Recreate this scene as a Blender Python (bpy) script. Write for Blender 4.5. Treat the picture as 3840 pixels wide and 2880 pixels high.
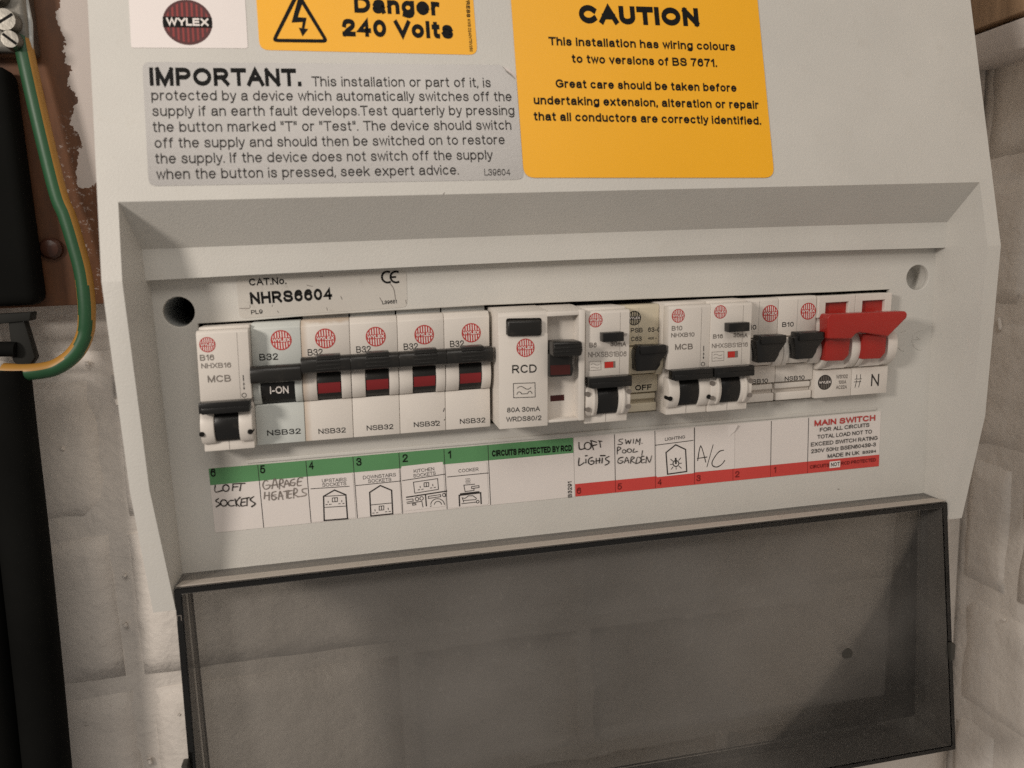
import bpy, bmesh, math, json, random
from mathutils import Vector, Matrix, noise

# ---------------------------------------------------------------- clear
for o in list(bpy.data.objects): bpy.data.objects.remove(o)
scene = bpy.context.scene
COL = scene.collection
MM = 0.001                      # everything below is written in millimetres
rnd = random.Random(7)

# ---------------------------------------------------------------- camera
cd = bpy.data.cameras.new('camera'); cam = bpy.data.objects.new('camera', cd); COL.objects.link(cam)
cd.sensor_width = 36.0; cd.lens = 36.0*2881.0/3840.0
cd.clip_start = 0.01; cd.clip_end = 50.0
def _rot(v):
    v = Vector(v); return Matrix.Rotation(v.length, 3, v.normalized())
Rc = _rot((0.15709634, -0.193667903, -0.0546447947)) @ Matrix(((1,0,0),(0,0,-1),(0,1,0)))
CAM = Vector((60.7269401, -301.729117, 74.3454042))
m3 = Matrix((Rc[0], -Rc[1], -Rc[2])).transposed()
cam.matrix_world = Matrix.Translation(CAM*MM) @ m3.to_4x4()
cd.dof.use_dof = True; cd.dof.focus_distance = 0.335; cd.dof.aperture_fstop = 11.0
scene.camera = cam

# ---------------------------------------------------------------- world: the dim warm room around the box
w = bpy.data.worlds.new('World'); scene.world = w; w.use_nodes = True
bg = w.node_tree.nodes['Background']
bg.inputs['Color'].default_value = (1.0, 0.935, 0.87, 1); bg.inputs['Strength'].default_value = 0.25

# ---------------------------------------------------------------- bulb of the room and an added overhead fill
def area(name, loc, target, sx, sy, power, col, shape='RECTANGLE'):
    l = bpy.data.lights.new(name, 'AREA'); l.shape = shape; l.size = sx*MM
    if shape == 'RECTANGLE': l.size_y = sy*MM
    l.energy = power; l.color = col
    o = bpy.data.objects.new(name, l); COL.objects.link(o)
    o.location = Vector(loc)*MM
    d = (Vector(target)-Vector(loc)).normalized()
    o.rotation_euler = d.to_track_quat('-Z', 'Y').to_euler()
    return o
area('bulb_lamp', (-425, -440, 255), (60, 0, 50), 110, 110, 2.7, (1.0, 0.915, 0.825), 'DISK')
area('overhead_fill', (60, -900, 900), (150, 0, 30), 900, 500, 4.2, (1.0, 0.935, 0.85))  # unseen fill lamp added for soft light from above and in front

# ---------------------------------------------------------------- render look
scene.render.engine = 'CYCLES'
scene.view_settings.view_transform = 'Standard'; scene.view_settings.look = 'None'
scene.view_settings.exposure = -0.02; scene.view_settings.gamma = 1.0
scene.view_settings.use_curve_mapping = False
scene.cycles.use_denoising = False
scene.cycles.max_bounces = 10; scene.cycles.transparent_max_bounces = 24
scene.render.resolution_x = 1024; scene.render.resolution_y = 768

DATA = json.loads(r'''{"wyl":[[-8.6,96.29],[-8.64,79.54],[29.01,79.82],[29.14,97.25]],"wyl_c":[[9.77,88.74],[17.81,88.9]],"dan":[[32.8,97.34],[32.86,79.31],[109.31,78.36],[109.51,99.28]],"imp":[[-5.46,74.62],[-5.48,31.8],[122.67,31.51],[123.35,74.76]],"cau":[[123.68,99.64],[122.72,32.15],[222.34,30.22],[223.26,102.17]],"tear":[[118.53,73.71],[121.36,74.84],[122.92,69.71]],"tri":[[36.86,82.1],[56.7,82.12],[48.08,101.92]],"bolt":[[47.39,99.47],[49.46,99.53],[46.47,91.31],[49.42,91.15],[48.47,87.18],[49.74,87.07],[47.63,84.31],[46.56,87.49],[47.57,87.33],[48.0,89.58],[44.21,89.29]],"cat":[[16.64,71.19],[16.46,56.29],[78.82,57.43],[79.36,72.89]],"ce":[[69.3,69.41],[72.31,69.28],[75.37,69.15],[69.46,71.83],[69.13,66.84]],"catmarks":[[[72.78,66.82],[74.1,64.56],[74.49,60.61]],[[41.78,67.57],[43.85,67.0]],[[16.89,60.08],[20.31,60.0],[20.54,61.08]],[[28.66,60.82],[28.51,60.16]],[[48.4,58.72],[48.57,57.74]],[[30.31,58.44],[30.63,57.84]],[[78.4,60.18],[78.52,58.93]],[[68.55,61.63],[69.18,60.13]],[[46.71,70.62],[47.88,70.57]],[[53.94,62.82],[54.33,61.59]]],"notbox":[[262.85,-21.11],[262.83,-24.12],[268.16,-24.07],[268.17,-21.06]],"green_b":[[-0.23,-5.74],[144.29,-7.21]],"red_t":[[144.34,-20.81],[287.49,-19.47]],"ridge":[[13.83,2.14],[285.09,1.21]],"hand":{"loft sockets":[1.0,[[[1.83,-6.72],[1.58,-9.33],[4.18,-8.97]],[[6.23,-7.11],[6.61,-7.63],[6.69,-8.31],[6.45,-8.94],[5.97,-9.35],[5.36,-9.43],[4.82,-9.14],[4.49,-8.58],[4.46,-7.9],[4.75,-7.29],[5.26,-6.93],[5.87,-6.91],[6.38,-7.25]],[[7.81,-9.38],[8.29,-6.81]],[[8.13,-8.01],[9.92,-7.99]],[[8.17,-6.8],[12.63,-6.96]],[[11.26,-6.96],[10.51,-9.67]],[[2.56,-12.04],[1.42,-12.86],[2.9,-14.1],[2.4,-14.72],[1.36,-15.21]],[[4.95,-12.96],[5.34,-13.47],[5.43,-14.12],[5.19,-14.73],[4.69,-15.12],[4.08,-15.19],[3.52,-14.91],[3.18,-14.36],[3.15,-13.71],[3.43,-13.12],[3.96,-12.78],[4.58,-12.77],[5.11,-13.1]],[[7.94,-13.26],[6.44,-13.37],[5.73,-14.38],[6.5,-15.41],[8.0,-15.38]],[[8.49,-12.77],[8.71,-15.72]],[[10.4,-12.28],[8.73,-14.15],[9.81,-15.94]],[[10.81,-13.27],[10.41,-15.73],[12.26,-15.73]],[[10.58,-14.39],[11.96,-14.34]],[[10.83,-13.06],[13.73,-12.75]],[[12.91,-12.94],[12.56,-15.96]],[[15.38,-12.51],[14.05,-13.39],[14.35,-14.18],[15.7,-15.46],[14.27,-16.49]]]],"garage heaters":[0.8,[[[21.15,-6.92],[20.05,-6.59],[19.15,-8.27],[19.76,-9.96],[21.3,-9.65],[21.77,-8.52],[20.26,-8.51]],[[22.4,-10.08],[23.3,-6.91],[23.97,-6.43],[24.58,-9.75]],[[22.26,-8.71],[24.67,-8.61]],[[25.15,-10.49],[25.63,-6.86],[26.65,-6.82],[26.62,-8.04],[25.44,-8.53],[26.97,-9.98]],[[26.99,-9.71],[28.1,-7.09],[28.96,-9.63]],[[27.2,-8.78],[29.25,-8.62]],[[31.17,-6.98],[29.72,-7.52],[29.45,-9.27],[30.7,-9.53],[31.17,-8.48],[30.03,-8.42]],[[34.25,-6.81],[32.57,-6.92],[31.97,-9.65],[33.5,-9.74]],[[32.21,-8.31],[33.63,-8.17]],[[19.65,-11.17],[19.17,-13.85]],[[21.2,-11.32],[20.92,-14.57]],[[19.4,-12.64],[21.3,-12.56]],[[23.81,-11.31],[22.33,-11.71],[21.96,-13.72],[22.64,-14.61],[23.73,-13.76],[22.16,-12.84]],[[23.7,-12.61],[22.18,-12.65]],[[24.42,-14.65],[25.32,-11.46],[26.11,-14.82]],[[24.65,-13.36],[26.19,-13.24]],[[26.58,-11.64],[28.63,-11.4]],[[27.73,-11.59],[27.49,-14.41]],[[29.77,-11.52],[28.47,-11.83],[28.01,-14.35],[29.41,-14.33]],[[28.25,-12.9],[29.54,-12.84]],[[30.15,-14.68],[30.64,-10.89],[31.71,-11.27],[31.49,-12.4],[30.36,-13.05],[32.1,-14.33]],[[35.43,-11.22],[33.75,-11.41],[33.78,-12.57],[35.06,-13.3],[34.44,-14.07],[31.59,-14.28]]]],"loft lights":[1.0,[[[146.37,-2.26],[146.56,-5.09],[148.57,-5.1]],[[150.88,-2.82],[151.42,-3.44],[151.59,-4.24],[151.34,-5.0],[150.74,-5.49],[149.97,-5.58],[149.23,-5.25],[148.75,-4.58],[148.65,-3.77],[148.96,-3.04],[149.6,-2.61],[150.38,-2.59],[151.09,-2.99]],[[151.51,-1.87],[152.59,-5.88]],[[151.51,-1.87],[154.01,-2.81]],[[152.13,-4.18],[154.06,-3.82]],[[154.87,-2.32],[156.31,-2.61]],[[155.37,-2.53],[155.72,-5.16]],[[146.3,-8.89],[146.05,-12.1],[148.42,-11.08]],[[149.2,-9.65],[149.16,-11.32]],[[149.0,-8.23],[149.84,-8.17]],[[152.11,-9.08],[150.65,-9.61],[150.27,-11.25],[151.43,-12.19],[152.63,-11.63],[152.48,-10.68],[151.3,-10.68]],[[153.69,-9.72],[153.64,-12.06]],[[155.21,-9.69],[155.0,-11.85]],[[153.49,-10.91],[155.46,-10.68]],[[155.57,-8.72],[157.67,-8.91]],[[156.4,-9.8],[156.18,-11.96]],[[159.37,-9.39],[157.86,-10.03],[157.98,-10.71],[159.32,-11.64],[158.83,-12.53],[157.52,-12.99]]]],"swim pool":[0.75,[[[165.63,-2.4],[164.27,-2.46],[163.85,-3.09],[165.37,-3.99],[164.85,-4.61],[163.31,-4.55]],[[166.76,-2.67],[167.14,-4.54],[167.95,-3.27],[168.51,-4.66],[169.22,-2.88]],[[170.36,-2.8],[170.16,-4.63]],[[171.19,-4.89],[171.73,-2.92],[172.3,-4.31],[173.29,-2.88],[172.91,-5.54]],[[173.95,-4.99],[174.19,-4.94]],[[163.0,-8.61],[163.29,-5.72],[164.65,-6.34],[163.26,-7.29]],[[166.48,-7.23],[166.78,-7.52],[166.88,-7.9],[166.75,-8.24],[166.42,-8.47],[165.99,-8.5],[165.58,-8.34],[165.3,-8.03],[165.24,-7.65],[165.41,-7.32],[165.77,-7.12],[166.2,-7.12],[166.6,-7.31]],[[168.89,-7.02],[169.24,-7.35],[169.36,-7.78],[169.2,-8.18],[168.82,-8.43],[168.31,-8.47],[167.84,-8.28],[167.51,-7.93],[167.44,-7.49],[167.64,-7.11],[168.05,-6.89],[168.56,-6.89],[169.02,-7.11]],[[170.54,-7.02],[170.0,-8.49],[172.01,-8.33]],[[174.29,-8.19],[173.89,-10.18]],[[165.61,-10.29],[163.78,-10.63],[163.17,-12.19],[164.36,-12.87],[165.58,-12.14],[164.21,-11.61]],[[166.08,-12.86],[167.15,-10.42],[168.04,-13.04]],[[166.37,-12.11],[167.99,-11.88]],[[168.83,-13.28],[169.21,-10.61],[170.59,-10.97],[169.19,-11.99],[170.73,-13.28]],[[171.17,-13.59],[171.97,-10.86],[173.52,-11.57],[172.98,-13.15],[171.07,-13.65]],[[174.92,-10.68],[173.7,-10.91],[173.84,-13.43],[175.23,-13.35]],[[173.86,-12.21],[175.08,-12.05]],[[175.75,-13.74],[176.13,-11.06],[177.32,-13.61],[178.4,-10.75]]]],"ac":[0.95,[[[199.37,-14.86],[200.8,-8.46],[203.14,-15.89]],[[199.19,-13.88],[203.67,-13.63]],[[206.53,-8.44],[203.68,-18.01]],[[211.41,-11.28],[209.24,-11.78],[206.91,-14.5],[206.02,-16.5],[206.56,-17.93],[208.37,-18.52],[210.54,-17.6],[211.98,-15.93]]]]},"icons":[[0.3,[[36.95,-11.56],[51.75,-11.96]]],[0.55,[[41.6,-15.06],[45.97,-12.95],[50.19,-15.31],[50.14,-25.14],[41.1,-24.96],[41.6,-15.06]]],[0.3,[[41.64,-15.12],[50.26,-15.43]]],[0.3,[[41.64,-19.64],[50.25,-19.94]]],[0.3,[[44.9,-16.08],[46.86,-16.13],[46.74,-17.74],[44.78,-17.68],[44.9,-16.08]]],[0.3,[[45.87,-16.12],[45.78,-17.67]]],[0.3,[[43.2,-17.24],[43.16,-17.77]]],[0.3,[[42.19,-18.58],[42.81,-18.57]]],[0.3,[[43.49,-18.63],[44.3,-18.58]]],[0.3,[[48.46,-17.44],[48.42,-18.02]]],[0.3,[[47.14,-18.73],[47.77,-18.71]]],[0.3,[[48.71,-18.78],[49.34,-18.73]]],[0.3,[[54.39,-11.93],[71.83,-11.74]]],[0.55,[[59.51,-15.23],[63.85,-12.85],[68.16,-15.22],[68.01,-25.0],[59.31,-25.02],[59.51,-15.23]]],[0.3,[[59.34,-20.47],[68.08,-20.49]]],[0.3,[[62.85,-21.3],[64.68,-21.35],[64.57,-23.04],[62.74,-22.98],[62.85,-21.3]]],[0.3,[[63.74,-21.27],[63.69,-22.99]]],[0.3,[[61.08,-22.52],[61.12,-23.16]]],[0.3,[[60.08,-23.93],[60.77,-23.92]]],[0.3,[[61.54,-23.94],[62.18,-23.92]]],[0.3,[[66.31,-22.42],[66.37,-23.15]]],[0.3,[[65.1,-23.9],[65.77,-23.91]]],[0.3,[[66.49,-23.96],[67.22,-23.92]]],[0.3,[[72.75,-11.65],[89.86,-10.59]]],[0.3,[[77.02,-12.73],[86.79,-12.15],[86.91,-16.68],[77.26,-17.34],[77.02,-12.73]]],[0.3,[[81.26,-13.37],[83.12,-13.42],[83.03,-15.08],[81.17,-15.03],[81.26,-13.37]]],[0.3,[[82.16,-13.37],[82.13,-14.98]]],[0.3,[[79.58,-14.65],[79.63,-15.32]]],[0.3,[[78.71,-16.11],[79.39,-16.06]]],[0.3,[[80.12,-16.02],[80.8,-15.97]]],[0.3,[[84.68,-14.35],[84.73,-15.03]]],[0.3,[[83.61,-15.83],[84.29,-15.78]]],[0.3,[[85.12,-15.74],[85.8,-15.69]]],[0.5,[[73.86,-18.7],[90.19,-17.74]]],[0.5,[[81.54,-18.45],[81.64,-23.17]]],[0.3,[[73.8,-19.72],[76.39,-19.63],[76.45,-20.58],[73.88,-20.76]]],[0.3,[[78.71,-19.93],[78.59,-20.3],[78.32,-20.55],[77.96,-20.62],[77.62,-20.48],[77.38,-20.17],[77.31,-19.79],[77.43,-19.42],[77.7,-19.16],[78.05,-19.1],[78.4,-19.23],[78.64,-19.54],[78.71,-19.93]]],[0.3,[[80.58,-19.82],[80.47,-20.19],[80.19,-20.45],[79.83,-20.51],[79.49,-20.37],[79.25,-20.07],[79.18,-19.68],[79.29,-19.31],[79.57,-19.06],[79.92,-18.99],[80.27,-19.13],[80.51,-19.43],[80.58,-19.82]]],[0.3,[[73.98,-21.39],[79.92,-20.99],[80.23,-23.47]]],[0.3,[[76.13,-21.66],[77.43,-21.62],[77.48,-22.21],[76.17,-22.29],[76.13,-21.66]]],[0.3,[[82.63,-19.2],[87.64,-18.97],[87.65,-19.82],[82.63,-20.09],[82.63,-19.2]]],[0.3,[[89.71,-19.32],[89.6,-19.67],[89.35,-19.9],[89.02,-19.96],[88.7,-19.83],[88.47,-19.55],[88.4,-19.19],[88.51,-18.85],[88.76,-18.61],[89.09,-18.55],[89.41,-18.68],[89.64,-18.96],[89.71,-19.32]]],[0.3,[[83.44,-22.68],[83.61,-22.06],[83.95,-21.51],[84.42,-21.05],[85.0,-20.73],[85.65,-20.56],[86.33,-20.55],[87.01,-20.7],[87.63,-21.0],[88.17,-21.43],[88.59,-21.98],[88.86,-22.6],[88.97,-23.25]]],[0.3,[[84.89,-22.8],[85.04,-22.4],[85.29,-22.08],[85.62,-21.83],[86.0,-21.7],[86.41,-21.68],[86.82,-21.78],[87.18,-21.99],[87.48,-22.3],[87.69,-22.68],[87.8,-23.09]]],[0.3,[[83.18,-23.48],[83.67,-23.32]]],[0.3,[[90.79,-11.85],[107.49,-11.75]]],[0.3,[[101.79,-15.95],[101.64,-15.94],[97.31,-15.93],[97.69,-18.72],[101.44,-18.5],[101.35,-17.81]]],[0.3,[[100.44,-16.83],[103.49,-16.71],[103.54,-17.52],[100.46,-17.66],[100.44,-16.83]]],[0.3,[[96.33,-21.17],[97.47,-21.58],[98.96,-20.63],[100.84,-20.76],[102.17,-22.0],[101.97,-22.51],[96.76,-22.4],[96.33,-21.17]]],[0.3,[[96.76,-22.4],[96.9,-23.1]]],[0.3,[[96.06,-23.67],[102.01,-23.59]]],[0.3,[[103.26,-23.54],[103.13,-23.88],[102.83,-24.07],[102.48,-24.03],[102.2,-23.79],[102.1,-23.42],[102.23,-23.09],[102.53,-22.9],[102.89,-22.94],[103.17,-23.18],[103.26,-23.54]]],[0.55,[[95.75,-19.48],[103.37,-19.34]]],[0.55,[[95.15,-24.56],[95.18,-20.02],[104.07,-19.8],[104.09,-24.44]]],[0.22,[[98.16,-13.44],[98.36,-13.34]]],[0.22,[[98.3,-14.04],[98.51,-13.95]]],[0.22,[[98.1,-14.62],[98.3,-14.52]]],[0.22,[[98.24,-15.22],[98.45,-15.12]]],[0.22,[[98.67,-13.46],[98.88,-13.36]]],[0.22,[[98.82,-14.06],[99.02,-13.97]]],[0.22,[[98.62,-14.64],[98.82,-14.54]]],[0.22,[[98.76,-15.24],[98.97,-15.14]]],[0.22,[[99.19,-13.48],[99.4,-13.38]]],[0.22,[[99.33,-14.08],[99.54,-13.99]]],[0.22,[[99.13,-14.66],[99.34,-14.56]]],[0.22,[[99.28,-15.26],[99.48,-15.16]]],[0.22,[[99.71,-13.5],[99.92,-13.4]]],[0.22,[[99.85,-14.1],[100.06,-14.01]]],[0.22,[[99.65,-14.68],[99.86,-14.58]]],[0.22,[[99.8,-15.28],[100.0,-15.18]]],[0.3,[[180.18,-6.34],[197.24,-5.69]]],[0.55,[[184.87,-9.97],[189.28,-6.95],[193.79,-9.39],[194.3,-19.22],[185.51,-19.6],[184.87,-9.97]]],[0.45,[[190.69,-15.34],[190.55,-15.89],[190.18,-16.31],[189.64,-16.52],[189.04,-16.46],[188.5,-16.16],[188.13,-15.67],[188.0,-15.1],[188.14,-14.54],[188.51,-14.13],[189.05,-13.92],[189.65,-13.98],[190.19,-14.28],[190.56,-14.76],[190.69,-15.34]]],[0.8,[[189.25,-12.98],[189.35,-15.15]]],[0.32,[[186.96,-13.12],[187.94,-14.0]]],[0.32,[[191.55,-12.95],[190.66,-13.9]]],[0.32,[[186.77,-15.43],[187.65,-15.44]]],[0.32,[[191.11,-15.31],[191.89,-15.31]]],[0.32,[[188.0,-16.64],[187.21,-17.59]]],[0.32,[[190.76,-16.55],[191.81,-17.54]]],[0.32,[[189.41,-17.04],[189.47,-17.74]]]],"text":[["imp","IMPORTANT.",[-3.39,66.33],[46.2,66.29],5.97,2.1],["imp","This installation or part of it, is",[49.69,66.3],[113.33,66.15],3.37,0],["imp","protected by a device which automatically switches off the",[-3.15,61.22],[120.69,60.91],3.37,0],["imp","supply if an earth fault develops.Test quarterly by pressing",[-3.15,55.79],[121.24,55.66],3.37,0],["imp","the button marked \"T\" or \"Test\". The device should switch",[-3.24,50.26],[119.64,50.18],3.37,0],["imp","off the supply and should then be switched on to restore",[-2.94,44.77],[116.76,44.73],3.37,0],["imp","the supply. If the device does not switch off the supply",[-3.02,39.39],[111.92,39.13],3.37,0],["imp","when the button is pressed, seek expert advice.",[-2.99,34.01],[98.93,33.77],3.37,0],["imp","L39604",[108.25,33.24],[117.76,33.09],2.31,0],["dan","Danger",[66.17,93.37],[96.72,92.9],6.06,2.7],["dan","240 Volts",[61.29,84.62],[100.99,84.26],6.06,2.7],["dan","XPRESS",[106.82,101.97],[106.43,92.56],1.25,2],["dan","KWS D240V75V250",[106.6,91.88],[106.51,79.56],1.06,1],["cau","CAUTION",[149.19,90.96],[197.69,90.67],6.83,3.4],["cau","This installation has wiring colours",[136.45,82.27],[211.39,81.05],3.08,1.5],["cau","to two versions of BS 7671.",[144.81,75.61],[203.0,74.4],3.08,1.5],["cau","Great care should be taken before",[137.71,65.98],[210.16,64.5],3.08,1.5],["cau","undertaking extension, alteration or repair",[128.82,59.65],[218.77,57.68],3.08,1.5],["cau","that all conductors are correctly identified.",[128.29,53.52],[219.02,51.3],3.08,1.5],["cat","CAT.No.",[21.05,68.27],[34.38,68.29],2.46,1],["cat","NHRS6604",[20.76,61.4],[50.77,61.76],4.13,2],["cat","PL9",[20.79,57.63],[24.93,57.75],1.48,0.5],["cat","L39651",[69.35,58.99],[74.98,59.11],1.28,1],["green","6",[0.57,-3.26],[2.41,-3.29],3.01,0.6],["green","5",[18.6,-3.62],[20.48,-3.65],3.01,0.6],["green","4",[36.8,-3.75],[38.72,-3.78],3.01,0.6],["green","3",[55.09,-3.95],[57.13,-3.98],3.01,0.6],["green","2",[73.22,-4.08],[75.3,-4.12],3.01,0.6],["green","1",[91.47,-4.23],[92.75,-4.25],3.01,0.6],["green","CIRCUITS PROTECTED BY RCD",[109.48,-5.08],[143.22,-5.63],2.47,2],["chart","B3291",[142.73,-25.58],[142.78,-18.66],1.61,0.5],["red","6",[144.88,-24.42],[146.74,-24.47],2.58,0.3],["red","5",[162.86,-24.33],[164.75,-24.38],2.58,0.3],["red","4",[180.82,-24.13],[182.76,-24.19],2.58,0.3],["red","3",[198.76,-24.07],[200.74,-24.13],2.58,0.3],["red","2",[216.94,-24.04],[218.95,-24.09],2.58,0.3],["red","1",[235.5,-23.75],[236.55,-23.78],2.58,0.3],["chart","UPSTAIRS",[41.45,-9.47],[50.85,-9.75],1.34,0],["chart","SOCKETS",[41.42,-11.2],[50.68,-11.4],1.34,0],["chart","DOWNSTAIRS",[57.33,-9.68],[70.23,-9.64],1.34,0],["chart","SOCKETS",[59.16,-11.36],[68.32,-11.43],1.34,0],["chart","KITCHEN",[77.39,-8.93],[85.71,-8.65],1.34,0],["chart","SOCKETS",[77.14,-10.85],[86.17,-10.45],1.34,0],["chart","COOKER",[95.43,-10.5],[103.69,-10.48],1.34,0],["chart","LIGHTING",[184.49,-4.85],[193.63,-4.5],1.29,0.3],["main","MAIN SWITCH",[254.74,-4.15],[285.11,-3.98],2.47,1.5],["chart","FOR ALL CIRCUITS",[257.58,-6.92],[282.21,-6.6],1.67,0.3],["chart","TOTAL LOAD NOT TO",[256.42,-10.06],[283.67,-9.79],1.67,0.3],["chart","EXCEED SWITCH RATING",[253.35,-13.26],[286.67,-12.98],1.67,0.3],["chart","230V 50Hz BSEN60439-3",[253.55,-16.39],[285.89,-15.97],1.67,0.3],["chart","MADE IN UK",[261.76,-19.33],[277.7,-19.11],1.67,0.3],["chart","B3294",[279.34,-18.97],[286.13,-18.88],1.24,0.5],["red","CIRCUITS",[253.16,-23.51],[262.65,-23.42],1.51,1.2],["not","NOT",[263.5,-23.5],[267.94,-23.41],1.72,1.2],["red","RCD PROTECTED",[268.71,-23.26],[286.18,-23.05],1.51,1.2]],"emb":[[[296.64,35.35],[298.56,36.0],[299.14,35.97]],[[295.4,28.67],[297.03,27.18],[298.42,26.85]],[[307.37,35.85],[304.47,35.08],[302.68,33.27],[302.43,30.51],[303.64,28.17],[305.67,27.0],[307.27,26.73]],[[302.6,31.71],[306.61,31.65]],[[304.58,32.82],[306.0,32.04]]],"cracks":[[0.7,[[-62.72,37.94],[-59.66,38.3],[-57.06,38.96],[-55.27,36.92]]],[0.9,[[-62.19,35.99],[-62.17,34.06]]],[0.5,[[-85.28,24.42],[-79.37,24.21],[-75.35,24.48],[-69.42,23.89],[-64.44,23.42],[-56.8,23.71]]],[0.9,[[-51.89,18.32],[-51.72,16.62],[-51.38,15.07]]],[0.8,[[-77.72,-3.0],[-76.57,-3.95]]],[0.7,[[-82.42,-12.51],[-81.81,-13.71]]],[0.6,[[-63.64,-31.07],[-61.03,-31.05],[-58.9,-30.68]]],[0.6,[[-78.97,-38.34],[-73.9,-39.06],[-68.72,-39.03],[-61.38,-38.64],[-50.29,-38.35]]],[0.6,[[-64.0,9.96],[-61.41,10.32],[-59.41,9.88]]],[0.7,[[-80.31,-50.9],[-75.64,-52.48],[-71.7,-50.15],[-67.96,-49.53]]],[1.0,[[-58.69,-70.34],[-56.47,-71.19],[-54.41,-72.45],[-52.82,-75.22],[-54.52,-78.02],[-52.6,-81.86],[-54.62,-87.02],[-58.58,-87.35]]],[1.0,[[-58.3,-66.84],[-57.53,-67.78]]],[1.1,[[-60.74,-90.89],[-60.03,-93.02]]],[0.7,[[-74.09,-107.55],[-71.08,-108.72],[-67.36,-109.27],[-61.2,-110.91],[-54.77,-110.53],[-48.24,-109.64],[-38.51,-109.43]]],[0.6,[[-61.27,-123.12],[-57.29,-121.87],[-52.65,-120.72],[-46.24,-121.32],[-39.07,-121.29]]],[1.4,[[-78.69,-109.42],[-77.71,-111.76],[-75.2,-111.77],[-74.38,-110.06]]],[0.6,[[-67.88,-119.51],[-65.89,-118.7],[-62.25,-120.37]]],[1.1,[[-70.38,-124.68],[-69.88,-125.87]]],[0.9,[[-42.44,-138.74],[-41.91,-139.36]]],[0.9,[[-41.27,-141.52],[-40.43,-142.27]]],[1.0,[[-64.08,-145.58],[-64.6,-148.53]]],[1.0,[[-57.22,-163.2],[-56.78,-166.38]]],[0.5,[[-74.28,-56.47],[-74.33,-62.06],[-74.0,-67.02],[-73.3,-74.18]]]],"cracks_r":[[1.0,[[59.49,-85.97],[57.15,-86.85],[51.66,-85.7],[52.35,-86.86]]],[0.4,[[43.07,-78.36],[42.44,-83.58],[49.8,-88.47]]],[1.6,[[42.63,-135.93],[41.11,-135.86]]],[0.5,[[77.69,-123.76],[67.95,-122.2],[58.32,-124.44]]],[0.9,[[67.94,-215.99],[65.38,-214.8]]],[1.1,[[64.35,-222.09],[61.46,-219.16],[58.31,-220.42]]],[1.3,[[42.77,-202.75],[42.41,-204.51]]],[0.5,[[30.98,-204.41],[22.56,-204.55]]],[1.2,[[58.93,32.23],[57.99,29.4],[57.45,25.57]]],[0.8,[[64.65,-43.94],[55.23,-44.0],[45.44,-46.26],[40.1,-47.64]]],[2.6,[[63.65,113.77],[60.79,113.62],[58.52,112.65],[60.29,111.22]]],[0.6,[[57.94,113.17],[52.4,112.88],[47.64,112.39]]],[0.5,[[51.3,57.2],[51.85,49.71],[50.76,43.17]]]]}''')

# ================================================================= materials
def _nodes(name):
    m = bpy.data.materials.new(name); m.use_nodes = True
    nt = m.node_tree; b = nt.nodes['Principled BSDF']
    return m, nt, b
def _coord(nt, scale=1.0):
    t = nt.nodes.new('ShaderNodeTexCoord'); mp = nt.nodes.new('ShaderNodeMapping')
    mp.inputs['Scale'].default_value = (scale,)*3
    g = nt.nodes.new('ShaderNodeNewGeometry')
    nt.links.new(g.outputs['Position'], mp.inputs['Vector']); return mp
def _noise(nt, mp, scale, detail=3.0, rough=0.55):
    n = nt.nodes.new('ShaderNodeTexNoise'); n.inputs['Scale'].default_value = scale
    n.inputs['Detail'].default_value = detail; n.inputs['Roughness'].default_value = rough
    nt.links.new(mp.outputs['Vector'], n.inputs['Vector']); return n
def _ramp(nt, src, p0, p1, c0, c1):
    r = nt.nodes.new('ShaderNodeValToRGB'); e = r.color_ramp.elements
    e[0].position = p0; e[1].position = p1; e[0].color = (*c0, 1); e[1].color = (*c1, 1)
    nt.links.new(src, r.inputs['Fac']); return r
def plastic(name, col, rough=0.45, bump=0.05, bscale=1400, var=0.06, spec=0.4, metallic=0.0, dirt=None, dirt_amt=0.5):
    m, nt, b = _nodes(name); mp = _coord(nt)
    n = _noise(nt, mp, 28, 4)
    c0 = tuple(c*(1-var) for c in col); c1 = tuple(min(1, c*(1+var)) for c in col)
    r = _ramp(nt, n.outputs['Fac'], .3, .7, c0, c1); out = r.outputs['Color']
    if dirt:
        n2 = _noise(nt, mp, 110, 6, .7)
        r2 = _ramp(nt, n2.outputs['Fac'], .58, .72, (0, 0, 0), (dirt_amt,)*3)
        mx = nt.nodes.new('ShaderNodeMixRGB'); mx.inputs['Color2'].default_value = (*dirt, 1)
        nt.links.new(r2.outputs['Color'], mx.inputs['Fac']); nt.links.new(out, mx.inputs['Color1']); out = mx.outputs['Color']
    nt.links.new(out, b.inputs['Base Color'])
    b.inputs['Roughness'].default_value = rough; b.inputs['Specular IOR Level'].default_value = spec
    b.inputs['Metallic'].default_value = metallic
    if bump:
        n3 = _noise(nt, mp, bscale, 3, .6); bp = nt.nodes.new('ShaderNodeBump')
        bp.inputs['Strength'].default_value = bump; bp.inputs['Distance'].default_value = .0003
        nt.links.new(n3.outputs['Fac'], bp.inputs['Height']); nt.links.new(bp.outputs['Normal'], b.inputs['Normal'])
    return m
M = {}
M['cream']   = plastic('cream_plastic', (.59,.57,.53), .42, .38, 1300, .035, dirt=(.40,.35,.27), dirt_amt=.10)
M['stained'] = None
M['white']   = plastic('white_plastic', (.69,.64,.585), .40, .08, 1600, .03, dirt=(.42,.36,.29), dirt_amt=.12)
M['bluish']  = plastic('cool_white_plastic', (.585,.605,.575), .40, .08, 1600, .03)
M['yellowed']= plastic('yellowed_plastic', (.60,.535,.41), .40, .10, 1600, .05, dirt=(.35,.28,.18), dirt_amt=.25)
M['greyish'] = plastic('grey_plastic', (.42,.43,.42), .45, .05, 1600, .04)
M['black']   = plastic('black_plastic', (.010,.0095,.009), .28, .08, 1800, .2, dirt=(.05,.043,.035), dirt_amt=.35)
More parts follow.
